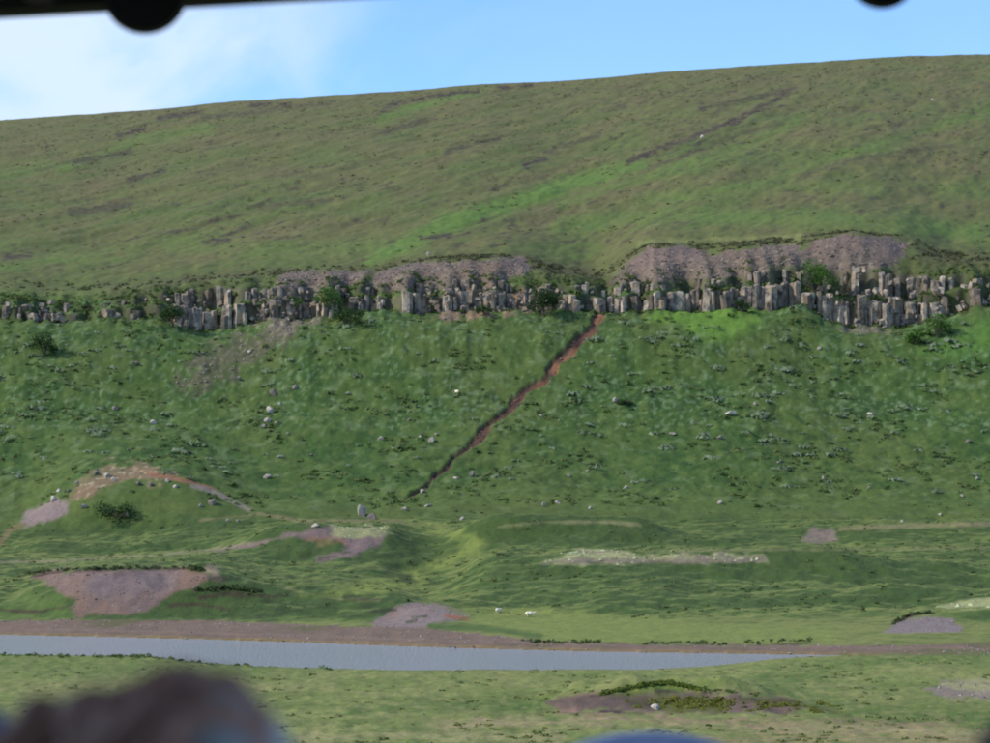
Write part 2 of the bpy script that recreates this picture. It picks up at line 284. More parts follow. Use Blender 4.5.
lay(slm*(1-sm(345, 365, YY)), c_(.10, .125, .04), .35)
upm = sm(424, 440, YY)
lay(upm, c_(.100, .110, .042)); lay(upm*sm(-.05, .35, ug), c_(.076, .118, .031), .75); lay(upm*sm(.1, .4, -ug), c_(.118, .102, .053), .7)
lay(upm*sm(470, 1100, YY), c_(.125, .115, .058), .45)
lay(upm*sm(.12, .42, ug2), c_(.075, .085, .034), .55); lay(upm*sm(.12, .45, -ug2), c_(.145, .15, .065), .5)
spk = sm(.28, .42, fbm(ay/3, ax/14, 3, 117, .65)+.25*fbm(XX/60, YY/90, 2, 119)); lay(upm*spk, c_(.06, .046, .038), .8)  # dark peat scarps, their shadow painted in with the soil brown
lay(upm*(1-sm(446, 480, YY)), c_(.085, .11, .035), .5)
lay(poly([(655, 306), (700, 303), (765, 312), (760, 326), (720, 340), (690, 330), (650, 322)], 5, 6, 345, 421), c_(.105, .185, .035), .8); lay(poly([(920, 352), (985, 318), (1040, 315), (1040, 345), (960, 358)], 5, 6, 345, 421), c_(.07, .14, .03), .6)
# swales and breaks on the upper slope
for pts, w, a in (([(370, 262), (430, 232), (480, 214), (560, 186), (640, 164)], 13, .75), ([(440, 222), (500, 205), (560, 190)], 14, .6), ([(560, 205), (640, 178), (740, 148), (800, 120)], 9, .5),
                  ([(380, 118), (440, 100), (475, 92)], 6, .8), ([(60, 170), (140, 140), (210, 128)], 8, .5), ([(0, 268), (60, 260), (120, 258)], 6, .5), ([(130, 250), (210, 232), (300, 205)], 7, .4),
                  ([(780, 175), (860, 150), (990, 110)], 8, .4), ([(640, 200), (760, 185), (880, 190)], 10, .35), ([(0, 175), (50, 162)], 6, .4), ([(560, 226), (700, 214), (860, 222), (980, 232)], 16, .4), ([(170, 245), (300, 250), (420, 245)], 16, .3)):
    lay(stroke(pts, w, 4, 9, 440), c_(.092, .165, .034), a)
for pts, w, a in (([(378, 112), (392, 105), (410, 100), (440, 95), (478, 90)], 2.2, .95), ([(498, 88), (530, 86.5)], 2, .8), ([(628, 162), (650, 152), (690, 138), (720, 126), (745, 116), (788, 92)], 3.2, .8), ([(700, 108), (760, 96), (795, 88)], 2.5, .6),
                  ([(525, 165), (545, 158)], 4, .8), ([(545, 152), (600, 135)], 3, .5), ([(445, 152), (500, 138)], 3, .6), ([(375, 134), (425, 120)], 4, .5), ([(160, 118), (200, 112)], 3, .8), ([(118, 135), (145, 128)], 3, .8), ([(75, 162), (130, 152)], 4, .6),
                  ([(130, 180), (165, 170)], 4, .6), ([(70, 212), (130, 206)], 6, .5), ([(640, 172), (760, 128), (790, 122)], 2, .4), ([(800, 176), (850, 160), (950, 146)], 3, .4), ([(260, 206), (330, 200)], 4, .4), ([(250, 105), (290, 104)], 2, .8), ([(200, 118), (330, 103)], 2, .5), ([(420, 238), (450, 236)], 2.5, .9), ([(205, 243), (228, 240)], 2.5, .9), ([(5, 258), (30, 255)], 3, .8)):
    lay(stroke(pts, w*1.25, 1.6, 6, 440), c_(.048, .034, .034), min(1, a*1.2))
# dark heather edge over the scree
lay(stroke([(100, 300), (160, 285), (200, 277), (260, 272), (330, 271), (380, 268), (400, 262), (520, 254), (560, 270), (600, 276), (615, 264), (650, 245), (700, 240), (760, 240), (840, 234), (910, 240), (930, 262), (990, 266)], 7, 3, 7, 420), c_(.075, .072, .036), .5)
lay(poly([(540, 262), (600, 268), (612, 282), (590, 292), (530, 288)], 4, 8, 415), c_(.06, .058, .03), .6)
lay(poly([(905, 255), (990, 250), (990, 305), (930, 318), (900, 290)], 4, 9, 415), c_(.065, .062, .032), .6)
lay(poly([(100, 285), (200, 276), (300, 280), (330, 290), (240, 300), (120, 310)], 4, 8, 415), c_(.075, .07, .04), .5)
lay(stroke([(640, 243), (720, 239), (800, 236)], 5, 2, 5, 420), c_(.2, .22, .09), .5); lay(stroke([(850, 237), (910, 243)], 5, 2, 5, 420), c_(.2, .22, .09), .5)
# rock colour on the step of the cliff, with recess shade painted in
rock = sm(418.6, 419.6, YW)*(1-sm(426, 429, YW))*sm(120, 175, PXg)*(.55+.6*sm(-.25, .25, n2))
step = sm(.9, 1.8, np.gradient(Z, axis=0)/np.gradient(YY, axis=0))*(YY > 414)*(YY < 436)
lay(np.clip(step+0*rock, 0, 1), c_(.075, .066, .06)); lay(step*sm(0, .3, n2), c_(.13, .11, .09)); lay(step*np.clip(1-sm(140, 165, PXg)+sm(920, 945, PXg)+sm(535, 550, PXg)*(1-sm(570, 590, PXg)), 0, 1)*sm(-.3, .1, n2), c_(.055, .068, .028), .9)
lay((YY > 417)*(YY < 427)*(1-step)*sm(-.1, .25, n1+.5*n2)*sm(140, 165, PXg), c_(.05, .062, .026), .7)
PATCH = np.zeros(PX.shape, np.int16); PN = []
def patch(name, kindmat, m, c, c2=None, a=1, c3=None):
    PN.append((name, kindmat)); i = len(PN); lay(m, c, a)
    if c2 is not None: lay(m*sm(-.1, .4, n1+.3*n2), c2, .8)
    if c3 is not None: lay(m*sm(.2, .45, nf), c3, .7)
    PATCH[m > .5] = i
Bt, Bb = 262, 292
SCREE = [[(282, 273), (330, 271), (372, 272), (352, 286), (300, 292), (270, 290)], [(382, 272), (420, 262), (480, 259), (524, 257), (532, 270), (500, 284), (440, 290), (390, 290), (362, 284)],
         [(606, 284), (628, 262), (650, 249), (685, 246), (702, 250), (716, 254), (770, 245), (800, 246), (796, 262), (770, 272), (700, 280), (640, 284)],
         [(782, 262), (810, 245), (845, 234), (890, 238), (908, 242), (903, 258), (885, 268), (850, 272), (800, 268)]]
scn = ['scree']*4
for p in SCREE:
    patch('scree_slope', 'g', poly(p, 1.2, 2.4, 418, 470), c_(.15, .118, .105), c_(.12, .092, .08), 1, c_(.22, .18, .155))
patch('scree_slope', 'g', poly([(200, 352), (262, 330), (286, 322), (300, 330), (262, 358), (225, 376), (196, 388), (180, 384)], 6, 14, 345, 422), c_(.115, .10, .075), c_(.075, .085, .04), .6, c_(.19, .165, .13))
patch('scree_slope', 'g', poly([(425, 300), (455, 290), (520, 292), (535, 306), (500, 314), (455, 318), (432, 312)], 2, 6, 405, 430), c_(.2, .135, .095), c_(.14, .11, .09), .9, c_(.32, .24, .18))
patch('scree_slope', 'g', poly([(262, 292), (300, 292), (325, 300), (318, 322), (280, 330), (255, 322)], 3, 8, 400, 430), c_(.16, .135, .12), c_(.11, .10, .07), .8, c_(.28, .24, .2))
patch('scree_slope', 'g', poly([(835, 318), (870, 300), (905, 306), (920, 322), (880, 330), (845, 332)], 3, 8, 400, 430), c_(.15, .13, .11), c_(.09, .09, .06), .7, c_(.28, .24, .2))
patch('earth_gully', 'g', gul, c_(.085, .045, .038), c_(.042, .028, .026))
g2 = gul*sm(-1.5, 1.5, (PX-np.interp(RW, [p[1] for p in GUL], [p[0] for p in GUL]))+1+3*jA)  # orange earth on the right bank only, shade of the left bank painted dark
og = np.interp(RW, [300, 312, 330, 345, 368, 384, 395, 430, 480], [1, .9, .25, .3, .8, .5, 0, .1, 0]); lay(g2*og*sm(-.3, .25, jA), c_(.30, .14, .075), .95)
for pts in ([(703, 248), (709, 262), (712, 272)], [(777, 246), (783, 258), (780, 268)], [(600, 290), (614, 280), (630, 268)], [(372, 274), (360, 286)]): lay(stroke(pts, 6, 2, 5, 418, 470), c_(.06, .06, .03), .75)
lay(poly([(620, 276), (650, 253), (690, 250), (700, 262), (660, 268)], 4, 4, 418, 470), c_(.21, .155, .14), .6); lay(poly([(430, 278), (480, 263), (520, 262), (500, 276)], 4, 4, 418, 470), c_(.17, .115, .09), .6)
# slide lobe
patch('gravel_scarp', 'g', poly([(18, 524), (26, 512), (45, 503), (72, 501), (68, 514), (50, 521), (24, 527)], 1.5, 3, 325, 375), c_(.22, .175, .18), c_(.19, .15, .16))
patch('gravel_scarp', 'g', poly([(70, 500), (90, 478), (108, 466), (140, 465), (172, 474), (160, 480), (130, 478), (104, 482), (84, 500)], 3, 7, 325, 385), c_(.21, .14, .10), c_(.12, .115, .06), .85, c_(.36, .29, .22))
patch('gravel_scarp', 'g', stroke([(150, 474), (185, 481), (215, 490)], 4, 1.5, 2, 325, 385), c_(.24, .12, .075)); lay(stroke([(192, 486), (215, 492), (235, 503), (250, 510)], 5, 1.5, 2, 325, 385), c_(.2, .165, .165))
# mounds
patch('gravel_scarp', 'g', poly([(205, 552), (250, 543), (290, 533), (325, 526), (370, 526), (388, 535), (378, 548), (350, 557), (322, 562), (312, 560), (345, 548), (340, 541), (290, 538), (250, 548)], 1.5, 3, 270, 345), c_(.17, .13, .125), c_(.2, .15, .15), 1)
lay(poly([(305, 538), (345, 540), (350, 546), (320, 544)], 2, 3, 270, 345), c_(.2, .115, .07), .8)
patch('lichen_patch', 'g', poly([(332, 527), (385, 526), (390, 534), (360, 537), (335, 533)], 2, 5, 280, 345), c_(.24, .26, .13), c_(.17, .14, .13))
patch('gravel_scarp', 'g', poly([(32, 573), (60, 571), (120, 570), (190, 569.5), (228, 577), (200, 584), (182, 590), (160, 600), (140, 614), (80, 618), (68, 608), (76, 600), (60, 592)], 1.5, 4, 200, 262), c_(.175, .12, .095), c_(.165, .125, .12), 1)
lay(poly([(95, 575), (140, 571), (180, 574), (170, 590), (110, 598), (85, 590)], 4, 4, 200, 262), c_(.165, .135, .14), .8)
lay(poly([(200, 570), (212, 562), (222, 574), (214, 578)], 1.5, 2, 220, 270), c_(.26, .2, .15))
patch('gravel_scarp', 'g', poly([(368, 628), (388, 614), (405, 605), (440, 603), (462, 607), (470, 618), (430, 622), (425, 632), (380, 634)], 1.5, 3, 195, 225), c_(.2, .165, .165), c_(.19, .14, .12), 1)
lay(stroke([(446, 616), (468, 619)], 4, 1, 1, 195, 225), c_(.26, .12, .07), .9)
patch('lichen_patch', 'g', poly([(540, 562), (575, 552), (600, 548), (640, 554), (700, 553), (765, 556), (768, 562), (690, 562), (600, 563), (560, 565)], 1.2, 3, 230, 300), c_(.24, .26, .13), c_(.16, .13, .12), 1, c_(.36, .38, .2))
lay(poly([(540, 564), (575, 558), (690, 559), (765, 561), (690, 564)], 1, 1, 230, 300), c_(.16, .12, .12), .6)
patch('gravel_scarp', 'g', poly([(804, 540), (812, 528), (832, 528), (836, 540), (820, 543)], 2, 3, 290, 345), c_(.2, .16, .14), c_(.24, .26, .13), .9)
patch('gravel_scarp', 'g', poly([(878, 637), (892, 627), (905, 620), (930, 617), (952, 620), (960, 628), (955, 640), (925, 641), (900, 638)], 1.5, 3, 195, 225), c_(.2, .17, .175), c_(.17, .145, .15))
patch('lichen_patch', 'g', poly([(935, 607), (960, 601), (992, 597), (1040, 596), (1040, 604), (992, 606), (950, 610)], 1.2, 2, 195, 250), c_(.26, .29, .14))
# paths and pale crests
for pts, w, c, a in (([(-20, 563), (60, 561), (160, 555), (215, 549), (250, 543)], 2.4, (.2, .185, .12), .85), ([(285, 588), (300, 592), (335, 599), (380, 600)], 2, (.2, .19, .1), .8), ([(498, 527), (540, 522), (610, 522), (640, 525)], 2.8, (.22, .2, .12), .6),
                      ([(840, 529), (900, 526), (990, 524), (1060, 523)], 4.5, (.21, .18, .11), .7), ([(640, 551), (780, 550), (900, 549), (1060, 546)], 2.5, (.16, .16, .08), .6), ([(400, 522), (440, 526), (460, 530)], 3, (.2, .18, .11), .5),
                      ([(200, 520), (260, 514), (300, 521), (400, 521)], 2.5, (.19, .155, .1), .7), ([(0, 543), (10, 530), (22, 524)], 5, (.2, .14, .09), .7)):
    lay(stroke(pts, w, 1.5, 2, 200, 350), c, a)
# light green hollow between the mounds and flat by the river
lay(poly([(300, 596), (350, 585), (410, 572), (455, 552), (470, 540), (430, 530), (410, 522), (440, 524), (490, 540), (450, 566), (400, 590), (350, 600)], 4, 5, 205, 345), c_(.155, .19, .055), .95)
lay(poly([(440, 606), (520, 607), (600, 612), (700, 622), (840, 628), (830, 644), (700, 646), (560, 644), (520, 634), (470, 630), (470, 618)], 3, 4, 180, 228), c_(.165, .195, .058), .9)
lay(poly([(-60, 600), (60, 596), (70, 606), (74, 618), (-60, 622)], 3, 4, 200, 240), c_(.085, .13, .035), .7)
lay(stroke([(430, 627), (480, 628), (540, 636)], 6, 2, 2, 185, 225), c_(.05, .095, .025), .8)
# dark peat edges
for pts, w in (([(20, 577), (60, 572), (120, 569), (190, 569), (205, 571)], 2.2), ([(200, 598), (225, 594), (280, 597)], 4), ([(195, 590), (225, 588)], 3), ([(170, 606), (200, 604), (230, 610)], 3), ([(0, 610), (40, 612), (70, 606)], 3), ([(520, 642), (560, 643), (620, 644)], 2), ([(640, 645), (760, 646), (810, 643)], 2),
               ([(895, 622), (915, 614), (935, 613)], 2.5), ([(345, 600), (380, 599)], 2.5), ([(640, 528), (665, 524)], 3), ([(372, 612), (395, 610)], 2)):
    lay(stroke(pts, w, 1, 2.5, 180, 300), c_(.05, .035, .025), .85)
for k in range(60):
    x = rng.uniform(180, 420); r = rng.uniform(578, 622); lay(stroke([(x, r), (x+rng.uniform(8, 20), r-1.5)], 2.2, 1.5, 3, 205, 240), c_(.03, .045, .016), .75)
for k in range(50):
    x = rng.uniform(300, 440); r = rng.uniform(548, 585); lay(stroke([(x, r), (x+rng.uniform(5, 12), r-1)], 2.2, 1.5, 3, 230, 310), c_(.035, .055, .018), .6)
# shore
lo = np.interp(PXg, [-90, 0, 200, 330, 430, 480, 545, 600, 800, 900, 1080], [619, 620, 620, 626, 629, 634, 641, 644, 646, 645, 642])
sh = (YY > yf-.5)*(YY < 230)*sm(-1.2, 1.2, RW-lo+3*jA)
patch('gravel_shore', 'g', sh, c_(.165, .12, .095), c_(.13, .10, .075))
lay(sh*sm(1.5, 0, np.abs(YY-yf-4.5-1.5*jA)), c_(.2, .155, .125), .6); lay(sh*sm(2.2, .2, YY-yf), c_(.2, .155, .075), .9)
lay(sh*sm(0.1, .4, n1)*(RW < lo+7), c_(.10, .11, .04), .7)
bed = (YY > yn-1)*(YY <= yf)*sm(835, 870, PXg); patch('gravel_shore', 'g', bed*1.0, c_(.15, .12, .10), c_(.12, .11, .07))
lay(near*sm(-1.2, -.2, YY-yn)*(PXg < 860), c_(.12, .10, .06), .9)
# near side details
lay(near*sm(3.5, .8, yn-YY)*(PXg < 320), c_(.07, .115, .028), .8)
lay(near*sm(660, 700, RW)*sm(-.2, .3, fbm(XX/10, YY/5, 3, 131)), c_(.09, .125, .03), .7)
lay(poly([(-80, 655), (180, 657), (320, 672), (250, 680), (-80, 672)], 4, 4, 90, 175), c_(.085, .13, .032), .7)
lay(poly([(860, 655), (1060, 650), (1060, 662), (900, 664), (780, 690), (880, 712), (1060, 712), (1060, 742), (800, 716), (740, 700), (760, 675)], 5, 5, 90, 178), c_(.075, .125, .026), .8)
patch('earth_bank', 'g', poly([(548, 702), (572, 694), (640, 690), (720, 692), (770, 697), (815, 708), (800, 716), (740, 712), (700, 716), (640, 714), (560, 710)], 2, 5, 100, 150), c_(.135, .098, .078), c_(.095, .07, .06), 1)
lay(stroke([(555, 697), (600, 692), (700, 690), (760, 694)], 2.4, 1, 2, 100, 150), c_(.22, .16, .11), .7)
lay(poly([(605, 694), (640, 684), (668, 682), (700, 690), (650, 693)], 2, 3, 100, 150), c_(.09, .14, .02), .95)
lay(poly([(655, 698), (700, 697), (730, 704), (720, 713), (670, 715), (655, 708)], 2, 4, 100, 150), c_(.085, .10, .018), .9)
lay(poly([(625, 700), (650, 699), (656, 708), (630, 708)], 2, 3, 100, 150), c_(.06, .06, .02), .8)
patch('gravel_scarp', 'g', poly([(925, 690), (945, 682), (1060, 677), (1060, 696), (950, 697)], 1.5, 4, 100, 160), c_(.19, .165, .14), c_(.27, .29, .13)); lay(poly([(940, 684), (1060, 678), (1060, 688), (960, 690)], 1.5, 3, 100, 160), c_(.28, .30, .13), .8)
for pts, w, c, a in (([(430, 728), (520, 722), (640, 720), (780, 727), (900, 731), (1060, 738)], 9, (.235, .19, .12), .8), ([(560, 712), (620, 718), (760, 722), (850, 722), (960, 724)], 4, (.2, .13, .10), .6), ([(300, 738), (420, 735), (560, 738)], 7, (.22, .2, .11), .7), ([(0, 690), (150, 684), (330, 688)], 8, (.19, .19, .085), .6),
                      ([(700, 742), (850, 738), (1060, 744)], 8, (.21, .16, .10), .7), ([(330, 700), (420, 690), (500, 684), (620, 682)], 6, (.17, .18, .07), .5), ([(350, 712), (440, 704), (540, 706)], 7, (.06, .10, .022), .7), ([(280, 725), (360, 722), (440, 728)], 6, (.065, .105, .022), .6)):
    lay(stroke(pts, w*1.15, 4, 9, 90, 160), np.array(c)*1.15, min(1, a*1.2))
lay((YY < 50)*1.0, c_(.11, .14, .05)); lay((YY < 15)*1.0, c_(.07, .07, .068))
for pts, w in (([(590, 696), (625, 692)], 1.6), ([(655, 691), (700, 692), (735, 690)], 2.6), ([(740, 697), (790, 702)], 2.2), ([(645, 703), (655, 709)], 3), ([(600, 711), (640, 714)], 1.6)): lay(stroke(pts, w, 1, 3, 100, 150), c_(.035, .025, .02), .85)  # dark strokes under the turf, relief shade painted on the bank
lay(stroke([(740, 700), (790, 704), (850, 715)], 5, 1.5, 3, 100, 150), c_(.075, .075, .02), .8)
nq = near*(PATCH == 0); lay(nq*sm(.1, .45, fbm(XX/2.2, YY/2.5, 3, 171))*sm(660, 690, RW), c_(.09, .13, .035), .4); lay(nq*sm(.1, .45, -fbm(XX/2.6, YY/3, 3, 173)), c_(.22, .21, .10), .4)
lay(near*(PATCH == 0)*sm(.0, .4, fbm(XX/.7, YY/1.6, 3, 211)), c_(.10, .125, .035), .45); lay(near*(PATCH == 0)*sm(.05, .4, -fbm(XX/.8, YY/1.8, 3, 213)), c_(.24, .225, .11), .4); COL[..., 1] *= 1-.07*(1-sm(342, 352, YY)*(1-sm(424, 440, YY))); COL[..., 0] *= 1+.03*upm
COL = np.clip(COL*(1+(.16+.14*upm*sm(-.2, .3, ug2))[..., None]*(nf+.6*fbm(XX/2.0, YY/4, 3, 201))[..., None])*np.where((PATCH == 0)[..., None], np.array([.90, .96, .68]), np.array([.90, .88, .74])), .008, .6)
# ------------------------------------------------------------ terrain meshes, one sheet cut along its patches
idx = np.arange(nY*nX).reshape(nY, nX)
quad = np.stack([idx[:-1, :-1], idx[:-1, 1:], idx[1:, 1:], idx[1:, :-1]], -1).reshape(-1, 4)
pf = PATCH[:-1, :-1].ravel(); yq = YY[:-1, :-1].ravel()
VV = np.stack([XX, YY, Z], -1).reshape(-1, 3); CC = COL.reshape(-1, 3)
def sheet(name, sel, mat, **kw):
    q = quad[sel]
    if len(q) < 4: return None
    u, inv = np.unique(q, return_inverse=True)
    o = link(name, np_mesh(name, VV[u], inv.reshape(-1, 4), CC[u], True), mat); return tag(o, kind='structure', **kw)
riverband = (yq > 100) & (pf == 0)
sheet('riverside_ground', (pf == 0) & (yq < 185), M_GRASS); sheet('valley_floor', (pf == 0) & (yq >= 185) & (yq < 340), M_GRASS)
sheet('hillside', (pf == 0) & (yq >= 340), M_GRASS)
for i, (n, k) in enumerate(PN): sheet(n, pf == i+1, M_GRAVEL)
Zv = Z.copy()
def hz_at(x, y):
    s = x/y; p = CX+F*s; j = int(np.clip(np.searchsorted(pxc, p)-1, 0, nX-2)); i = int(np.clip(np.searchsorted(ys, y)-1, 0, nY-2))
    u = (p-pxc[j])/(pxc[j+1]-pxc[j]); v = (y-ys[i])/(ys[i+1]-ys[i])
    return float((Z[i, j]*(1-u)+Z[i, j+1]*u)*(1-v)+(Z[i+1, j]*(1-u)+Z[i+1, j+1]*u)*v)
i95 = int(np.searchsorted(ys, 96)); RMIN = np.minimum.accumulate(RW[i95:], 0)
def ground(px, row):
    j = int(np.argmin(np.abs(PX[nY//2]-px))); col = RMIN[:, j]
    i = int(np.searchsorted(-col, -row)); i = min(max(i, 1), len(col)-1)
    a, b = col[i-1], col[i]; t = 0 if a == b else (a-row)/(a-b); y = ys[i95+i-1]+t*(ys[i95+i]-ys[i95+i-1])
    x = (px-CX)/F*(y*cp+(hz_at((px-CX)/F*y, y)-EYE)*sp); return Vector((x, y, hz_at(x, y)))
# water
wm = bpy.data.materials.new('river_water'); wm.use_nodes = True; n, l = wm.node_tree.nodes, wm.node_tree.links; b = n['Principled BSDF']
b.inputs['Base Color'].default_value = (.25, .255, .265, 1); b.inputs['Roughness'].default_value = .16; b.inputs['IOR'].default_value = 1.33
g = n.new('ShaderNodeNewGeometry'); mpp = n.new('ShaderNodeMapping'); mpp.inputs['Scale'].default_value = (1, .6, 1); t = n.new('ShaderNodeTexNoise'); t.inputs['Scale'].default_value = 4.5; t.inputs['Detail'].default_value = 4; t.inputs['Roughness'].default_value = .6
l.new(g.outputs['Position'], mpp.inputs[0]); l.new(mpp.outputs[0], t.inputs['Vector']); bp = n.new('ShaderNodeBump'); bp.inputs['Distance'].default_value = .2; l.new(t.outputs['Fac'], bp.inputs['Height']); l.new(bp.outputs[0], b.inputs['Normal'])
gxw = np.linspace(-400, 400, 161); gyw = np.linspace(150, 260, 40); A, B = np.meshgrid(gxw, gyw, indexing='ij'); ii = np.arange(A.size).reshape(A.shape)
o = link('river', np_mesh('river', np.stack([A, B, 0*A], -1).reshape(-1, 3), np.stack([ii[:-1, :-1], ii[1:, :-1], ii[1:, 1:], ii[:-1, 1:]], -1).reshape(-1, 4), None, True), wm); tag(o, kind='structure')
# ------------------------------------------------------------ basalt columns
def column_mesh(seed):
    r = random.Random(seed); V, Fc = [], []; ns = r.choice([5, 6, 6]); nr = 4; base = [1+r.uniform(-.18, .18) for _ in range(ns)]; a0 = r.uniform(0, 6)
    hs = [0, .3+r.uniform(-.07, .07), .64+r.uniform(-.07, .07), 1.0]; tx, ty = r.uniform(-.3, .3), r.uniform(-.1, .1)
    rings = []
    for k, h in enumerate(hs):
        ox, oy = r.uniform(-.1, .1)+tx*h*.5, r.uniform(-.1, .1)+ty*h; s = 1.06-.05*h+r.uniform(-.06, .06); ring = []
        for i in range(ns):
            a = a0+i*2*math.pi/ns; ring.append(len(V)); V.append((ox+base[i]*s*math.cos(a), oy+base[i]*s*math.sin(a), h+(r.uniform(-.1, .04) if k == 3 else 0)))
        rings.append(ring)
    for k in range(3):
        for i in range(ns): j = (i+1) % ns; Fc.append((rings[k][i], rings[k][j], rings[k+1][j], rings[k+1][i]))
    V.append((tx*.5, ty, 1.0+r.uniform(-.02, .05))); c = len(V)-1
    for i in range(ns): Fc.append((rings[3][i], rings[3][(i+1) % ns], c))
    me = bpy.data.meshes.new('column'); me.from_pydata(V, [], Fc); me.update(); me.materials.append(M_ROCK); return me
def block_mesh(seed, name='rock_block', mat=None, sub=1, cuts=5):
    r = random.Random(seed); bm = bmesh.new(); bmesh.ops.create_icosphere(bm, subdivisions=sub, radius=1)
    for v in bm.verts: v.co = v.co*(1+r.uniform(-.12, .14))
    for _ in range(cuts):
        nrm = Vector((r.gauss(0, 1), r.gauss(0, 1), r.gauss(0, .8))).normalized(); d = r.uniform(.45, .75)
        for v in bm.verts:
            e = v.co.dot(nrm)-d
            if e > 0: v.co -= nrm*e
    me = bpy.data.meshes.new(name); bm.to_mesh(me); bm.free(); me.materials.append(mat or M_ROCK); return me
def slab_mesh(seed):
    r = random.Random(seed); V = [(sx*r.uniform(.6, 1.1), sy*r.uniform(.6, 1.1), sz*r.uniform(.6, 1.05)) for sz in (-1, 1) for sx, sy in ((-1, -1), (1, -1), (1, 1), (-1, 1))]
    me = bpy.data.meshes.new('rock_block'); me.from_pydata(V, [], [(3, 2, 1, 0), (4, 5, 6, 7), (0, 1, 5, 4), (1, 2, 6, 5), (2, 3, 7, 6), (3, 0, 4, 7)]); me.update(); me.materials.append(M_ROCK); return me
COLS = [column_mesh(100+i) for i in range(16)]; BLKS = [slab_mesh(200+i) for i in range(12)]
def front_y(px, w=419.6):
    j = int(np.argmin(np.abs(pxc-px))); i = int(np.argmax((YW[:, j] >= w) & (ys > 405))); return ys[i], j
def wx(px, y, z): return (px-CX)/F*(y*cp+(z-EYE)*sp)
def add_col(par, px, y, r0, r1, rad):
    z0, z1 = float(zrow(y, r0)), float(zrow(y, r1)); z0 -= .6
    o = bpy.data.objects.new('column', random.choice(COLS)); C.objects.link(o)
    o.location = (wx(px, y, z0), y, z0); o.scale = (rad, rad*random.uniform(.9, 1.3), max(.6, z1-z0)); o.rotation_euler = (random.uniform(-.03, .05), random.uniform(-.04, .05), random.uniform(0, 6.28)); o.parent = par
def add_blk(par, px, row, y, s, flat=.8):
    z = float(zrow(y, row)); o = bpy.data.objects.new('rock_block', random.choice(BLKS)); C.objects.link(o)
    o.location = (wx(px, y, z), y, z); o.scale = (s*random.uniform(.7, 1.1), s*random.uniform(.8, 1.1), s*flat*random.uniform(.7, 1.8)); o.rotation_euler = (random.uniform(-.5, .5), random.uniform(-.5, .5), random.uniform(0, 6.28)); o.parent = par
def cliff(p0, p1, label, cat='cliff', keep=-.2, hk=1.0, upper=0, step=(4.4, 6.8), lowrow=None, toprow=None):
    root = empty('basalt_cliff', (wx((p0+p1)/2, 420, 50), 420, 48)); bpy.context.view_layer.update()
    tag(root, label, cat, 'basalt cliffs and outcrops along the hillside'); inv = Matrix.Translation(-root.location)
    px = p0; kids = []
    while px < p1:
        st = random.uniform(*step)*random.choice([.6, .8, 1, 1.15, 1.6]); px += st
        b = np.interp(px, *BASE); t = np.interp(px, *TOP)
        tier = float(sm(785, 815, px)*(1-sm(905, 940, px)))+float(sm(170, 190, px)*(1-sm(225, 250, px))); d1 = 1.2+2.6*tier; m1 = t+(b-t)*(.38 if tier < .5 else .5)
        j = int(np.argmin(np.abs(pxc-px))); yfr = float(ys[int(np.argmax((YW[:, j] >= 419.6) & (ys > 405)))])
        cl_ = float(noise(px/21, 4.4, 12)); broke = float(noise(px/16, 8.4, 13)); rad = min(1.0, st*.187*random.uniform(.62, .76))
        if broke > keep:
            add_col(root, px, yfr+.1+random.uniform(-.25, .25), b+random.uniform(0, 2), m1+(b-m1)*max(0, -cl_)*.5+random.uniform(-3.5, 4.5), rad)
            if random.random() < .45: add_col(root, px+random.uniform(-3, 3), yfr-.7, b+1.5, b-(b-m1)*random.uniform(.3, .7), rad*.8)
        elif random.random() < .6: add_blk(root, px+random.uniform(-3, 3), b-random.uniform(0, .25)*(b-m1), yfr-.2, random.uniform(.3, .6))
        if random.random() < .22: add_blk(root, px+random.uniform(-4, 4), b+random.uniform(0, 3), yfr-1.0, random.uniform(.2, .45))
        yu = yfr+.7+1.2*d1; cu = float(noise(px/13, 6.1, 14))
        if cu > upper+.08: add_col(root, px+random.uniform(0, 2), yu+random.uniform(.1, .5), m1+2, t+random.uniform(0, 5)-2*cu, rad*.8)
        elif random.random() < .3: add_blk(root, px, m1+random.uniform(-.4, .1)*(m1-t), yu-.4, random.uniform(.25, .5))
    return root
def finish(root):
    for ch in root.children: ch.location = ch.location-root.location
    return root
c1 = cliff(326, 600, 'long middle run of broken grey basalt columns left of the red gully', keep=-.34, upper=.02)
for _ in range(60):
    px = random.uniform(425, 535); add_blk(c1, px, random.uniform(289, 314), random.uniform(417, 419.2), random.uniform(.2, .5))
finish(c1)
c2 = finish(cliff(606, 792, 'tall row of upright basalt columns with dark recesses right of the red gully', keep=-.9, upper=-.1))
c3 = cliff(792, 925, 'stepped jumble of basalt columns in tiers behind the bright green ledge bush', keep=-.45, upper=-.3, step=(4.3, 6.6))
for _ in range(34):
    px = random.uniform(826, 922); u = random.random(); r = np.interp(px, *TOP)*(1-u)+np.interp(px, *BASE)*u; add_blk(c3, px, r, 418.2+5.0*(1-u)-.4, random.uniform(.25, .55))
finish(c3)
c4 = cliff(928, 1010, 'low broken rocks half grown over with heather at the right edge', keep=.12, upper=.2, hk=.6); 
for _ in range(22): px = random.uniform(935, 1005); add_blk(c4, px, random.uniform(285, 312), random.uniform(418, 420), random.uniform(.3, .7))
finish(c4)
c5 = cliff(166, 250, 'grey jumbled outcrop beside the dark bush at the left of the cliff line', keep=-.25, upper=-.25, step=(4.3, 6.4))
for _ in range(28): px = random.uniform(165, 250); u = random.random(); r = 288*(1-u)+330*u; add_blk(c5, px, r, 418+4.4*(1-u), random.uniform(.25, .5))
finish(c5)
c6 = cliff(252, 324, 'rubbly outcrop above the stony slide between the left jumble and the middle cliff', keep=0, upper=.12, hk=.8)
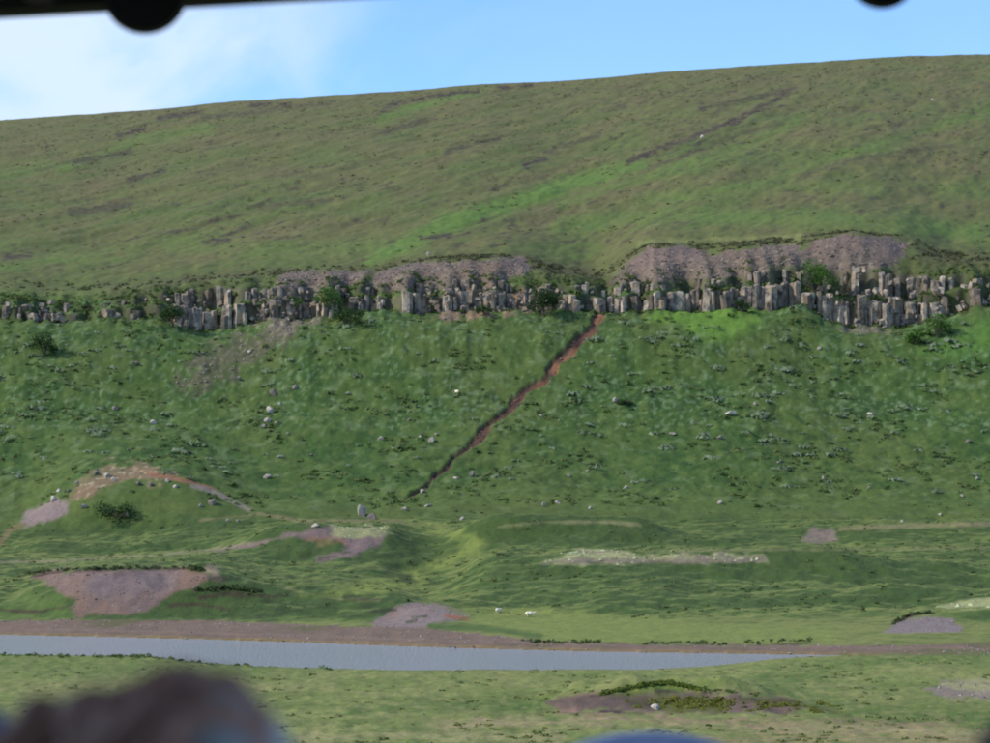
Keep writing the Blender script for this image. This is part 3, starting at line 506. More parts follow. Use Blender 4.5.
for _ in range(50): px = random.uniform(252, 326); add_blk(c6, px, random.uniform(290, 322), random.uniform(417, 419.5), random.uniform(.2, .48))
finish(c6)
c7 = cliff(98, 136, 'small grey outcrop under the grass left of the dark bush', keep=-.1, upper=.1, step=(4, 6)); finish(c7)
c8 = cliff(0, 70, 'low brown rocks half hidden in grass at the left edge', keep=.1, upper=.25, hk=.5, step=(5, 8))
for _ in range(14): add_blk(c8, random.uniform(5, 60), random.uniform(302, 318), 418.5, random.uniform(.3, .6))
finish(c8)
# ------------------------------------------------------------ boulders
BLD = [block_mesh(300+i, 'boulder', M_BOULDER, 2, 9) for i in range(9)]
def boulder(px, row, w, label, h=.75, name='boulder', group='stones scattered over the slope', dark=False):
    p = ground(px, row+.5); s = w*p.y/F/2*1.25
    o = bpy.data.objects.new(name, random.choice(BLD)); C.objects.link(o); o.location = (p.x, p.y, p.z+s*h*.35)
    o.scale = (s, s*.9, s*h); o.rotation_euler = (random.uniform(-.2, .2), random.uniform(-.2, .2), random.uniform(0, 6.28))
    tag(o, label, 'boulder' if w > 7.5 else 'stone', group)
for a in [(361, 515, 11, 'big pale boulder standing at the slope foot above the lichen patch', 1.35), (373, 518.5, 10, 'flat pale block just right of the big boulder at the slope foot', .85),
    (315, 526, 7, 'low grey stone on the crest left of the yellow lichen patch'), (731, 414, 11, 'wide grey boulder alone on the slope right of the gully', .5), (616, 401, 8, 'grey boulder beside a dark bush low right of the gully top'),
    (541, 416, 4.5, 'small pale stone just right of the middle of the red gully'), (472, 476, 7, 'upright grey stone at the end of a pale streak right of the lower gully', 1.1), (457, 478, 8, 'flat pale streak of rock left of the upright grey stone', .3),
    (422, 492, 5, 'small stone lying in the lower end of the gully'), (428, 506, 7, 'low greyish stone right of the bottom of the gully', .5), (405, 510, 7, 'pale grey stone directly under the bottom of the gully'), (462, 519, 5, 'small stone on the pale path right of the gully foot'),
    (431, 441, 7, 'pale stone left of the gully with a smaller one above it'), (436, 434.5, 3.5, 'tiny stone just above the pale stone left of the gully'), (420, 437, 4, 'small brown stone left of the pale pair beside the gully'), (409, 420, 4, 'small reddish stone high left of the gully'),
    (381, 439, 6, 'dull brown stone in grass far left of the gully'), (348, 394, 5, 'small pale stone below the middle cliff'), (273, 394, 9, 'grey boulder uppermost of the cluster under the stony slide'), (295, 388, 7, 'grey stone right of the uppermost boulder of the cluster under the slide'),
    (270, 411, 9, 'dark grey boulder midway down the cluster under the slide'), (268, 421, 7, 'pale boulder low in the cluster under the slide'), (263, 427, 6, 'lowest pale stone of the cluster under the slide'), (280, 404, 4, 'small stone right of the dark grey boulder in the cluster'),
    (276, 423, 4, 'small reddish stone right of the lowest stones of the cluster'), (288, 434, 3.5, 'tiny dark stone below the stone cluster'), (280, 457, 7, 'greenish pale rock halfway down the slope above the left mounds', .5), (267, 478, 8, 'grey stone low on the slope above the winding path'),
    (312, 507.5, 3, 'tiny white stone just above the slope foot left of the big boulder'), (115, 409, 7, 'pinkish boulder alone high on the left slope'), (154, 423, 6.5, 'pale boulder down right of the pinkish one on the left slope'), (136, 364, 8, 'flat pale rock below the small outcrop on the left', .5),
    (96, 473.5, 6, 'white stone on the top left rim of the gravel lobe'), (107, 476.5, 6.5, 'tan stone on the reddish crest of the lobe'), (114, 480, 5.5, 'tan stone below the crest of the lobe'), (139, 484, 6.5, 'white stone in the green hollow of the lobe'),
    (151, 485, 5.5, 'tan stone right of the white stone in the hollow'), (167, 481, 6, 'pale block beneath the red streak on the lobe'), (175, 486.5, 7, 'white flat stone where the red streak turns down', .5), (77, 483.5, 5, 'grey stone on the left shoulder of the lobe'),
    (69, 491, 5, 'grey stone above the gravel patch on the lobe'), (59, 491, 5, 'small tan stone above the left end of the gravel patch'), (54, 500, 9, 'dark boulder sitting on the top edge of the gravel patch'), (84, 507, 8, 'flat grey rock right of the gravel patch', .5),
    (126, 515, 8, 'pale grey boulder at the end of the dark hollow under the lobe'), (213, 504, 9, 'tan boulder beside the grey path right of the lobe'), (201, 506, 5, 'small tan stone left of the boulder by the grey path'), (228, 521, 5, 'grey stone under the end of the grey path'),
    (238, 521, 4, 'small grey stone right of the one under the grey path'), (238, 379, 6, 'pale stone at the right edge of the stony slide'), (250, 352, 5, 'pink stone in the middle of the stony slide'), (147, 297, 5, 'thin tan rock standing beside grey willow scrub left of the dark bush'),
    (720, 438, 5.5, 'grey stone under the wide boulder on the right slope'), (674, 434, 8, 'pale stony patch in scrub left of the wide boulder', .4), (569, 476, 5, 'small grey stone on the slope right of the gully foot'), (587, 471.5, 4, 'small pinkish stone right of the small grey stone'),
    (626, 488, 5.5, 'lone grey stone low on the middle slope'), (544, 506, 5, 'upright pale stone above the pale crest path', 1.2), (558, 503, 6, 'grey stone right of the upright pale stone'), (590, 508.5, 4, 'tiny grey stone right of the pair above the crest path'),
    (720, 503, 6, 'low dark stone at the foot of the right slope'), (755, 404, 5, 'dark stone high on the right slope'), (869, 414, 8, 'pale grey streak of rock on the right slope', .4), (968, 442, 6, 'dark stone beside pale scrub near the right edge'),
    (869, 488, 4, 'small white stone low on the right slope'), (823, 478, 5, 'grey stone left of the small white one on the right slope'), (940, 515, 4.5, 'small stone above the pale path at the right'), (962, 496, 4.5, 'pale stone low near the right edge'),
    (977, 479, 4.5, 'dark stone near the right edge above the pale stone'), (779, 463, 4, 'tiny dark stone right of the middle of the slope'), (902, 521, 6, 'flat grey stone lying on the pale path at the right', .4), (819, 349, 5, 'grey stone under the stepped cliff jumble'),
    (702, 137, 5, 'pale block on the dark rocky break of the upper hill'), (933, 100, 4.5, 'white boulder alone near the hilltop at the right'), (656, 709, 9, 'rounded grey stone bedded in the near earth bank'), (429, 254, 5, 'pale stone on the grass rim over the middle scree'), (713, 285, 6, 'round pale block resting on the ledge over the columns')]:
    boulder(*a)
# white sheep lying on the flat
def ell(bm, c, s, rz=0, sub=2):
    g = bmesh.ops.create_icosphere(bm, subdivisions=sub, radius=1); M = Matrix.Translation(c) @ Matrix.Rotation(rz, 4, 'Z') @ Matrix.Diagonal((*s, 1)); bmesh.ops.transform(bm, matrix=M, verts=g['verts'])
def cap(bm, a, b, r0, r1, n=6):
    a, b = Vector(a), Vector(b); L = (b-a).length
    for i in range(n+1):
        t = i/n; r = r0+(r1-r0)*t; ell(bm, a+(b-a)*t, (r, r, r), 0, 2)
    q = (b-a).to_track_quat('Z', 'Y').to_matrix().to_4x4()
    bmesh.ops.create_cone(bm, cap_ends=True, segments=14, radius1=r0, radius2=r1, depth=L, matrix=Matrix.Translation((a+b)/2) @ q)
def remesh(bm, vox, smooth=4, name='body'):
    me = bpy.data.meshes.new(name); bm.to_mesh(me); bm.free(); o = bpy.data.objects.new('tmp', me); C.objects.link(o)
    m = o.modifiers.new('r', 'REMESH'); m.mode = 'VOXEL'; m.voxel_size = vox; s = o.modifiers.new('s', 'SMOOTH'); s.iterations = smooth; s.factor = .5
    e = o.evaluated_get(bpy.context.evaluated_depsgraph_get()); r = bpy.data.meshes.new_from_object(e); bpy.data.objects.remove(o)
    for p in r.polygons: p.use_smooth = True
    r.name = name; return r
M_WOOL = mat_plain('wool', (.75, .64, .46), .95, 14, .2); M_HORN = mat_plain('hoof', (.1, .09, .08))
bm = bmesh.new(); ell(bm, (0, 0, .36), (.46, .24, .26)); ell(bm, (-.3, 0, .38), (.22, .22, .24)); cap(bm, (.36, 0, .42), (.56, 0, .50), .14, .10); ell(bm, (.66, 0, .5), (.13, .07, .08)); ell(bm, (.6, .1, .56), (.03, .07, .02)); ell(bm, (.6, -.1, .56), (.03, .07, .02))
for sx, sy in ((.3, .13), (.3, -.13), (-.32, .13), (-.32, -.13)): cap(bm, (sx, sy, .25), (sx+.02, sy, .03), .06, .035)
cap(bm, (-.5, 0, .42), (-.56, 0, .28), .05, .03); SH = remesh(bm, .03, 3)
SH.materials.append(M_WOOL)
for px, row, rz, lb, sc_ in ((498.5, 613, 1.0, 'cream sheep seen end on upon the low grassy rise beyond the river', .8), (530, 617, .15, 'cream sheep side on, right of the other one beyond the river', .85), (457, 393.5, 2.2, 'small white sheep high on the slope left of the red gully', .95)):
    p = ground(px, row); r = empty('sheep', p); r.rotation_euler = (0, 0, rz); r.scale = (sc_,)*3; tag(r, lb, 'sheep', 'sheep grazing on the hillside'); b = link('body', SH, None, r)
# ------------------------------------------------------------ bushes
M_BARK = mat_plain('bark', (.09, .07, .05))
def leaf_cloud(cs, n, ls, c0, c1):
    V = np.zeros((n*4, 3)); Cc = np.zeros((n*4, 3)); cs = np.array(cs); w = cs[:, 3]**2; k = rng.choice(len(cs), n, p=w/w.sum()); d = rng.normal(size=(n, 3)); d /= np.linalg.norm(d, axis=1)[:, None]
    rad = cs[k, 3]*(rng.random(n)**.35)*(1+.25*rng.normal(size=n)*.5); pos = cs[k, :3]+d*rad[:, None]*np.array([1, 1, .85])
    u = rng.normal(size=(n, 3)); u /= np.linalg.norm(u, axis=1)[:, None]; nn = d+.7*rng.normal(size=(n, 3)); v = np.cross(nn, u); v /= np.linalg.norm(v, axis=1)[:, None]+1e-9; u = np.cross(v, nn); u /= np.linalg.norm(u, axis=1)[:, None]+1e-9
    s = ls*rng.uniform(.6, 1.3, n)[:, None]; V[0::4] = pos-u*s; V[1::4] = pos+v*s*.6; V[2::4] = pos+u*s; V[3::4] = pos-v*s*.6
    cc = np.array(c0)+(np.array(c1)-np.array(c0))*rng.random(n)[:, None]; Cc = np.repeat(cc, 4, 0)
    return V, np.arange(n*4).reshape(-1, 4), Cc
def bush(px, row, w, h, label, c0, c1, n=900, name='bush'):
    p = ground(px, row); W_ = 1.35*w*p.y/F; H_ = 1.3*h*p.y/F; r = empty(name, p); tag(r, label, 'bush', 'birch and willow bushes along the cliff foot')
    cs = [(0, 0, H_*.5, H_*.36)]
    for _ in range(7): a = rng.uniform(-1, 1); cs.append((a*W_*.38, rng.uniform(-.3, .3)*W_, H_*rng.uniform(.3, .8)*(1-.35*abs(a)), W_*rng.uniform(.12, .22)))
    V, Fc, Cc = leaf_cloud(cs, n, .2, c0, c1); link('crown', np_mesh('crown', V, Fc, Cc), M_LEAF, r)
    bm = bmesh.new()
    for _ in range(5):
        t = Vector((rng.uniform(-.3, .3)*W_, rng.uniform(-.2, .2)*W_, H_*.7)); q = t.to_track_quat('Z', 'Y').to_matrix().to_4x4(); bmesh.ops.create_cone(bm, segments=6, radius1=.12, radius2=.03, depth=t.length, matrix=Matrix.Translation(t/2) @ q)
    me = bpy.data.meshes.new('trunk'); bm.to_mesh(me); bm.free(); link('trunk', me, M_BARK, r)
DK, BR = ((.018, .045, .012), (.05, .095, .022)), ((.04, .11, .015), (.1, .19, .03))
bush(44, 356, 24, 24, 'dark round bush beside grey willow scrub near the left edge', *DK, 900)
bush(172, 327, 28, 24, 'dark bush at the left end of the grey rock jumble', *DK, 1000)
bush(544, 317, 38, 28, 'largest dark bush, at the cliff foot left of the red gully', (.012, .03, .01), (.035, .07, .018), 1800)
bush(328, 316, 24, 28, 'bright green bush climbing the rock at the left end of the middle cliff', *BR, 900)
bush(346, 324, 30, 15, 'mid green spreading bush under the left end of the middle cliff', *DK, 900)
bush(290, 308, 18, 11, 'small green bush on the rubbly outcrop', *BR, 400)
bush(815, 294, 36, 30, 'bright green bush on the ledge between the column row and stepped jumble', *BR, 1500)
bush(938, 338, 22, 24, 'tall green bush at the right end of the cliff foot', *BR, 800)
bush(917, 345, 18, 14, 'low green bush left of the tall one at the right', *BR, 600)
bush(741, 312, 16, 12, 'small dark bush under the right half of the column row', *DK, 400)
bush(485, 315, 14, 10, 'small dark bush below the rubble in the middle cliff', *DK, 350)
bush(713, 292, 14, 9, 'small bush on the ledge beneath the round pale block', *DK, 300)
bush(640, 290, 26, 6, 'flat strip of bush growing on the ledge over the columns', *DK, 400)
bush(118, 519, 38, 12, 'dark bush added as the shade of the hollow under the gravel lobe', *DK, 900)  # added dark crown stands for the shade in the hollow
bush(625, 406, 14, 7, 'dark low bush right of the grey boulder near the gully top', *DK, 300)
# ------------------------------------------------------------ ground cover (uncountable)
def scatter(name, pts, size, nb, c0, c1, flat=.6, label=None, ls=.45):
    n = len(pts)
    if n == 0: return
    P = np.repeat(np.array(pts), nb, 0); sz = np.repeat(np.array(size), nb); N = len(P)
    d = rng.normal(size=(N, 3)); d[:, 2] = np.abs(d[:, 2]); d /= np.linalg.norm(d, axis=1)[:, None]; rad = rng.random(N)**.4
    pos = P+d*(rad*sz)[:, None]*np.array([1, 1, flat])
    u = rng.normal(size=(N, 3)); nn = d+.5*rng.normal(size=(N, 3))+np.array([0, 0, .3]); nn /= np.linalg.norm(nn, axis=1)[:, None]; u = np.cross(nn, u); u /= np.linalg.norm(u, axis=1)[:, None]+1e-9; v = np.cross(nn, u)
    s = (sz*ls*rng.uniform(.6, 1.3, N))[:, None]; V = np.empty((N*3, 3)); V[0::3] = pos-u*s; V[1::3] = pos+u*s*.8+v*s*.5; V[2::3] = pos-v*s+.0*u
    ci = np.repeat(rng.random(n), nb)*.7+.3*rng.random(N); cc = np.array(c0)+(np.array(c1)-np.array(c0))*ci[:, None]
    q = d*.45+np.array([0, -.3, .8]); q /= np.linalg.norm(q, axis=1)[:, None]; fl = np.einsum('ij,ij->i', np.cross(V[1::3]-V[0::3], V[2::3]-V[0::3]), q) < 0; t_ = V[1::3][fl].copy(); w_ = V[2::3][fl].copy(); V[1::3][fl] = w_; V[2::3][fl] = t_
    me = np_mesh(name, V, np.arange(N*3).reshape(-1, 3), np.repeat(cc, 3, 0), True); me.normals_split_custom_set_from_vertices(np.repeat(q, 3, 0).astype(np.float32)); o = link(name, me, M_LEAF); tag(o, label, kind='stuff'); return o
def cand(n, y0, y1, wide=.26, p=1.0):
    y = y0+(y1-y0)*rng.random(n)**p; x = (rng.random(n)*2-1)*wide*y; return x, y
def zz(x, y): return np.array([hz_at(a, b) for a, b in zip(x, y)])
jj = lambda x, y: CX+F*x/y
def gpatch(x, y):
    j = np.clip(np.searchsorted(pxc, CX+F*x/y), 0, nX-1); i = np.clip(np.searchsorted(ys, y), 0, nY-1); return PATCH[i, j]
# silver willow scrub
x, y = cand(16000, 348, 417); z = zz(x, y); px, rw = proj(x, y, z)
def blob(cx, cy, sx, sy): return np.exp(-((px-cx)/sx)**2-((rw-cy)/sy)**2)
den = .05+1.2*blob(35, 362, 45, 16)+.8*blob(100, 340, 30, 12)+.5*blob(260, 350, 60, 25)+.35*blob(60, 420, 60, 25)+.7*blob(615, 345, 60, 18)+.45*blob(640, 410, 90, 35)+.45*blob(850, 380, 130, 50)+.8*blob(950, 360, 40, 20)+.5*blob(210, 465, 40, 10)+.5*blob(770, 450, 60, 22)+.5*blob(950, 345, 30, 12)
den = den*(.03+1.9*sm(0, .45, fbm(x/5, y/4, 4, 141))); ok = (rng.random(len(x)) < den*.5) & (gpatch(x, y) == 0) & (rw < 492)
scatter('willow_scrub', np.stack([x, y, z], 1)[ok], rng.uniform(.62, 1.3, ok.sum())**2.2, 16, (.12, .17, .09), (.24, .30, .19), .3, 'silvery grey green willow scrub in patches over the slope', .3)
# tufts on the slope
x, y = cand(17000, 347, 418); z = zz(x, y); k = (gpatch(x, y) == 0) & (rng.random(len(x)) < .05+1.1*fbm(x/12, y/9, 4, 143)); P = np.stack([x, y, z], 1)[k]
h = int(len(P)*.4); scatter('slope_tussocks', P[:h], rng.uniform(.5, .95, h)**2, 14, (.055, .095, .026), (.085, .135, .038), .3, 'dark green grass tussocks over the lower slope'); scatter('slope_tussocks', P[h:], rng.uniform(.45, .95, len(P)-h)**2, 12, (.09, .13, .04), (.14, .17, .06), .3, 'pale grass tussocks over the lower slope')
x, y = cand(9000, 218, 345); z = zz(x, y); k = (gpatch(x, y) == 0) & (rng.random(len(x)) < 1.1*fbm(x/9, y/9, 3, 161)+.12); P = np.stack([x, y, z], 1)[k]; scatter('mound_tussocks', P, rng.uniform(.15, .5, len(P)), 10, (.055, .085, .026), (.13, .165, .055), .33, 'green grass tussocks on the mounds')
x, y = cand(9000, 98, 168, .27, 1.3); z = zz(x, y); k = (gpatch(x, y) == 0) & (z > .3) & (rng.random(len(x)) < 1.0*fbm(x/4, y/7, 3, 163)+.03); P = np.stack([x, y, z], 1)[k]; scatter('bank_grass', P, rng.uniform(.1, .3, len(P)), 14, (.125, .16, .045), (.20, .21, .08), .15, 'short grass tufts on the near bank')
x, y = cand(11000, 447, 1130, .26, .8); z = zz(x, y); a1, a2 = .3*x+.95*y, .95*x-.3*y; k = (gpatch(x, y) == 0) & (rng.random(len(x)) < .12+1.9*fbm(a2/9, a1/50, 3, 147)); P = np.stack([x, y, z], 1)[k]
scatter('heather', P, (rng.uniform(.3, .8, len(P))*(.7+P[:, 1]/1500)), 8, (.085, .09, .038), (.14, .14, .06), .3, 'low brown green heather over the upper hill')
x, y = cand(4200, 417, 426); z = zz(x, y); k = rng.random(len(x)) < .3+1.2*fbm(x/5, y/3, 3, 181); P = np.stack([x, y, z], 1)[k]; P[:, 2] += .1
scatter('ledge_grass', P, rng.uniform(.3, .8, len(P)), 12, (.05, .09, .02), (.11, .15, .04), .5, 'grass and moss growing on the ledges of the cliff')
# heather fringe over the cliff
x, y = cand(7000, 421, 452); z = zz(x, y); px, rw = proj(x, y, z); br = np.interp(px, *BRK); k = (gpatch(x, y) == 0) & (rng.random(len(x)) < (np.exp(-((rw-br)/6)**2)*sm(-.15, .35, fbm(x/9, y/7, 3, 151))*sm(230, 330, px)+.12)); P = np.stack([x, y, z], 1)[k]
scatter('heather', P, rng.uniform(.3, .8, len(P)), 9, (.045, .05, .024), (.10, .105, .045), .55, 'dark heather fringe along the top of the scree and cliff')
# turf edge clumps above bare scarps
def edge(pts, n, s0, s1, c0, c1):
    P = []
    for _ in range(n):
        k = random.randrange(len(pts)-1); t = random.random(); a, b = pts[k], pts[k+1]; P.append(tuple(ground(a[0]+(b[0]-a[0])*t, a[1]+(b[1]-a[1])*t+random.gauss(0, .8))))
    scatter('turf_edge', P, rng.uniform(s0, s1, n), 12, c0, c1, .8, 'ragged dark turf lip over a bare bank')
edge([(22, 575), (60, 570.5), (120, 568.5), (190, 568.5), (203, 570)], 150, .15, .4, (.02, .035, .012), (.07, .1, .03))
edge([(195, 590), (225, 588), (260, 592)], 50, .2, .45, (.02, .035, .012), (.06, .09, .025)); edge([(522, 641), (560, 643.5), (600, 642)], 60, .12, .3, (.02, .045, .012), (.08, .12, .03)); edge([(640, 644), (690, 642.5), (725, 645)], 40, .12, .3, (.02, .045, .012), (.08, .12, .03)); edge([(745, 643), (810, 641)], 26, .12, .3, (.02, .045, .012), (.08, .12, .03))
edge([(893, 624), (912, 615), (935, 613)], 50, .15, .35, (.03, .04, .015), (.07, .09, .03)); edge([(600, 693), (660, 683), (700, 689), (760, 695)], 120, .06, .16, (.03, .05, .01), (.1, .15, .02))
edge([(600, 695), (640, 686), (668, 683), (700, 690)], 240, .08, .22, (.05, .08, .01), (.12, .16, .02))
P = [tuple(ground(random.gauss(692, 22), random.gauss(704, 3.2))) for _ in range(160)]+[tuple(ground(random.gauss(790, 24), random.gauss(706, 2.6))) for _ in range(60)]; scatter('moss', P, rng.uniform(.1, .42, 220)*.85, 14, (.10, .11, .018), (.16, .17, .03), .25, 'olive moss cushions on the near earth bank')
edge([(0, 655.5), (90, 656.5), (150, 657), (210, 664), (330, 669)], 160, .1, .28, (.05, .09, .02), (.1, .15, .04))
# loose stones
def stones(pn, n, s0, s1, c0, c1, label):
    m = np.zeros(PATCH.shape, bool)
    for i, (a, _) in enumerate(PN):
        if a == pn: m |= PATCH == i+1
    m[:, pxc < -60] = False; m[:, pxc > 1050] = False; q = np.argwhere(m); q = q[rng.integers(0, len(q), n)]; N = len(q)
    c = np.stack([XX[q[:, 0], q[:, 1]], YY[q[:, 0], q[:, 1]], Z[q[:, 0], q[:, 1]]], 1)+rng.normal(size=(N, 3))*np.array([.12, .12, 0]); s = s0+(s1-s0)*rng.random(N)**3
    O = np.array([(1, 0, 0), (0, 1, 0), (-1, 0, 0), (0, -1, 0), (0, 0, 1), (0, 0, -1)], float); Fo = np.array([(0, 1, 4), (1, 2, 4), (2, 3, 4), (3, 0, 4), (1, 0, 5), (2, 1, 5), (3, 2, 5), (0, 3, 5)])
    D = O[None]*(s[:, None, None])*rng.uniform(.6, 1.4, (N, 6, 1)); a = rng.random(N)*6.28; ca, sa = np.cos(a)[:, None], np.sin(a)[:, None]; D = np.stack([D[..., 0]*ca-D[..., 1]*sa, D[..., 0]*sa+D[..., 1]*ca, D[..., 2]*.8], -1)
    V = (c[:, None]+D).reshape(-1, 3); Fc = (Fo[None]+6*np.arange(N)[:, None, None]).reshape(-1, 3); cc = np.array(c0)+(np.array(c1)-np.array(c0))*rng.random(N)[:, None]
    o = link('loose_stones', np_mesh('loose_stones', V, Fc, np.repeat(cc, 6, 0)), M_STONE); tag(o, label, kind='stuff')
stones('scree_slope', 6500, .06, .36, (.11, .088, .076), (.25, .205, .175), 'loose grey pink stones covering the scree above the cliff')
stones('gravel_scarp', 2400, .03, .14, (.13, .10, .085), (.29, .24, .2), 'loose stones on the bare gravel banks'); stones('gravel_shore', 1500, .03, .16, (.12, .10, .08), (.26, .22, .18), 'pebbles along the far river shore')
stones('lichen_patch', 900, .08, .3, (.24, .27, .12), (.44, .46, .26), 'yellow green lichen cushions along the mound crests'); stones('earth_gully', 300, .08, .3, (.06, .04, .04), (.26, .15, .1), 'brown stones in the gully bed')
# ------------------------------------------------------------ coach interior round the camera
M_BLACK = mat_plain('black_rubber', (.006, .006, .006), .6); M_OLIVE = mat_plain('dark_trim', (.012, .012, .008), .7); M_PANEL = mat_plain('coach_panel', (.16, .16, .155), .7); M_SEATB = mat_plain('blue_seat_fabric', (.16, .22, .38), .9, 60, .2)
M_TYRE = mat_plain('tyre_rubber', (.02, .02, .02)); FL = 10.5
coach = empty('touring_coach', (0, 0, 8.9)); tag(coach, 'dark window header of the vehicle with round black knobs, at the top of the photo', 'coach')
def box(name, x0, x1, y0, y1, z0, z1, mat, par, bev=.01, cuts=0):
    bm = bmesh.new(); bmesh.ops.create_cube(bm, size=1, matrix=Matrix.Translation(((x0+x1)/2, (y0+y1)/2, (z0+z1)/2)) @ Matrix.Diagonal((x1-x0, y1-y0, z1-z0, 1)))
    bmesh.ops.bevel(bm, geom=bm.edges[:], offset=bev, segments=2, affect='EDGES')
    if cuts: bmesh.ops.subdivide_edges(bm, edges=bm.edges[:], cuts=cuts, use_grid_fill=True)
    me = bpy.data.meshes.new(name); bm.to_mesh(me); bm.free(); o = link(name, me, mat, par)
    if par: o.matrix_parent_inverse = Matrix.Translation(par.location).inverted()
    return o
box('floor', -1.3, 1.3, -2, 5.2, FL-.12, FL, M_PANEL, coach); box('roof', -1.3, 1.3, -2, 5.3, 13.32, 13.42, M_PANEL, coach, .04); box('rear_wall', -1.3, 1.3, -2.08, -2.003, FL-.3, 13.318, M_PANEL, coach)  # unseen roof and rear wall, added to keep the interior dark
for s in (-1, 1):
    box('side_wall', s*1.34-.035, s*1.34+.035, -2.08, 5.18, 9.4, 11.2, M_PANEL, coach); box('window_header', s*1.34-.035, s*1.34+.035, -2.08, 5.18, 13.1, 13.318, M_PANEL, coach)
    for y0_, y1_ in (((-2.08, 1.9), (5.05, 5.18)) if s < 0 else ((-2.08, -1.9), (5.05, 5.18))): box('side_pillar', s*1.34-.035, s*1.34+.035, y0_, y1_, 11.203, 13.097, M_PANEL, coach)  # long left section is solid, shaped to keep the sun off the heads
    for yw in (-1.2, 3.9):
        bm = bmesh.new(); bmesh.ops.create_cone(bm, cap_ends=True, segments=32, radius1=.45, radius2=.45, depth=.26, matrix=Matrix.Translation((s*1.2, yw, 9.35)) @ Matrix.Rotation(math.pi/2, 4, 'Y')); me = bpy.data.meshes.new('wheel'); bm.to_mesh(me); bm.free(); w = link('wheel', me, M_TYRE, coach); w.matrix_parent_inverse = Matrix.Translation(coach.location).inverted()
box('front_panel', -1.3, 1.3, 5.09, 5.18, 9.4, 11.2, M_PANEL, coach)
for s in (-1, 1): box('window_pillar', s*1.25-.05, s*1.25+.05, 5.05, 5.16, 11.203, 13.3, M_OLIVE, coach)
pa, pb = at(0, 13, 5.0), at(238, 0, 5.0); sl_ = (pb.z-pa.z)/(pb.x-pa.x)
bm = bmesh.new(); xs = [-1.197, 1.197]; vs = []
for yv in (4.96, 5.06):
    for xv in xs: zb = pa.z+sl_*(xv-pa.x); vs.append(bm.verts.new((xv, yv, zb))); vs.append(bm.verts.new((xv, yv, 13.32)))
for f in ((0, 2, 3, 1), (4, 5, 7, 6), (0, 1, 5, 4), (2, 6, 7, 3), (0, 4, 6, 2), (1, 3, 7, 5)): bm.faces.new([vs[i] for i in f])
bmesh.ops.bevel(bm, geom=bm.edges[:], offset=.006, segments=2, affect='EDGES'); me = bpy.data.meshes.new('header_rail'); bm.to_mesh(me); bm.free(); h_ = link('header_rail', me, M_OLIVE, coach); h_.matrix_parent_inverse = Matrix.Translation(coach.location).inverted()
for px, row, rad in ((144, -10, .096), (883, -29, .082)):
    p = at(px, row, 4.93); bm = bmesh.new(); bmesh.ops.create_cone(bm, cap_ends=True, segments=40, radius1=rad, radius2=rad*.96, depth=.05, matrix=Matrix.Translation(p) @ Matrix.Rotation(math.pi/2, 4, 'X')); bmesh.ops.bevel(bm, geom=[e for e in bm.edges if e.calc_face_angle(0) > .8], offset=.008, segments=3, affect='EDGES')
    me = bpy.data.meshes.new('round_knob'); bm.to_mesh(me); bm.free(); k_ = link('round_knob', me, M_BLACK, coach); k_.matrix_parent_inverse = Matrix.Translation(coach.location).inverted()
def seat(x, y, top, mat, label, w=.27):
    r = empty('coach_seat', (x, y, FL)); tag(r, label, 'seat', 'seats inside the vehicle')
    box('seat_cushion', x-.22, x+.22, y-.5, y-.02, FL+.32, FL+.46, mat, r, .04); box('backrest', x-.22, x+.22, y, y+.11, FL+.42, top-.16, mat, r, .04); hr = box('headrest', x-w/2, x+w/2, y+.01, y+.10, top-.157, top, mat, r, .03, 6)
    for v in hr.data.vertices:
        if v.co.z > top-.08: v.co.z -= 1.2*(v.co.x-x)**2
    hr.data.update()
    for s in (-.17, .17): box('leg', x+s-.02, x+s+.02, y-.4, y-.1, FL+.002, FL+.318, M_PANEL, r, .005)
p = at(652, 735.5, 4.25); seat(p.x, p.y, p.z, M_SEATB, 'blue fabric headrest just showing at the bottom centre', .36)
# passengers
M_SKIN = mat_plain('skin', (.42, .25, .18), .6); M_HAIR = mat_plain('grey_brown_hair', (.52, .25, .17), .45, 60, .5, .5); M_JKT = mat_plain('blue_jacket', (.03, .10, .26), .8); M_JK2 = mat_plain('dark_jacket', (.035, .045, .07), .8); M_TRO = mat_plain('dark_trousers', (.03, .03, .04), .9)
def arm(bm, s, k=1.0, hand=True):
    cap(bm, (s*.19, 0, .60), (s*.26, .06, .33), .052*k, .042*k); cap(bm, (s*.26, .06, .33), (s*.12, .30, .24), .042*k, .030*k)
bm = bmesh.new()
ell(bm, (0, 0, .90), (.077, .097, .115)); ell(bm, (0, .03, .84), (.058, .075, .075)); ell(bm, (0, .112, .885), (.013, .02, .02)); ell(bm, (0, .105, .90), (.010, .015, .03)); ell(bm, (0, .09, .845), (.025, .02, .008))
for s in (-1, 1): ell(bm, (s*.078, 0, .89), (.012, .02, .032)); ell(bm, (s*.03, .088, .915), (.013, .012, .009))
cap(bm, (0, -.01, .66), (0, 0, .82), .062, .052); ell(bm, (0, 0, .5), (.165, .10, .17)); ell(bm, (0, 0, .3), (.145, .10, .17)); ell(bm, (0, 0, .1), (.165, .12, .12)); cap(bm, (-.16, 0, .61), (.16, 0, .61), .055, .055)
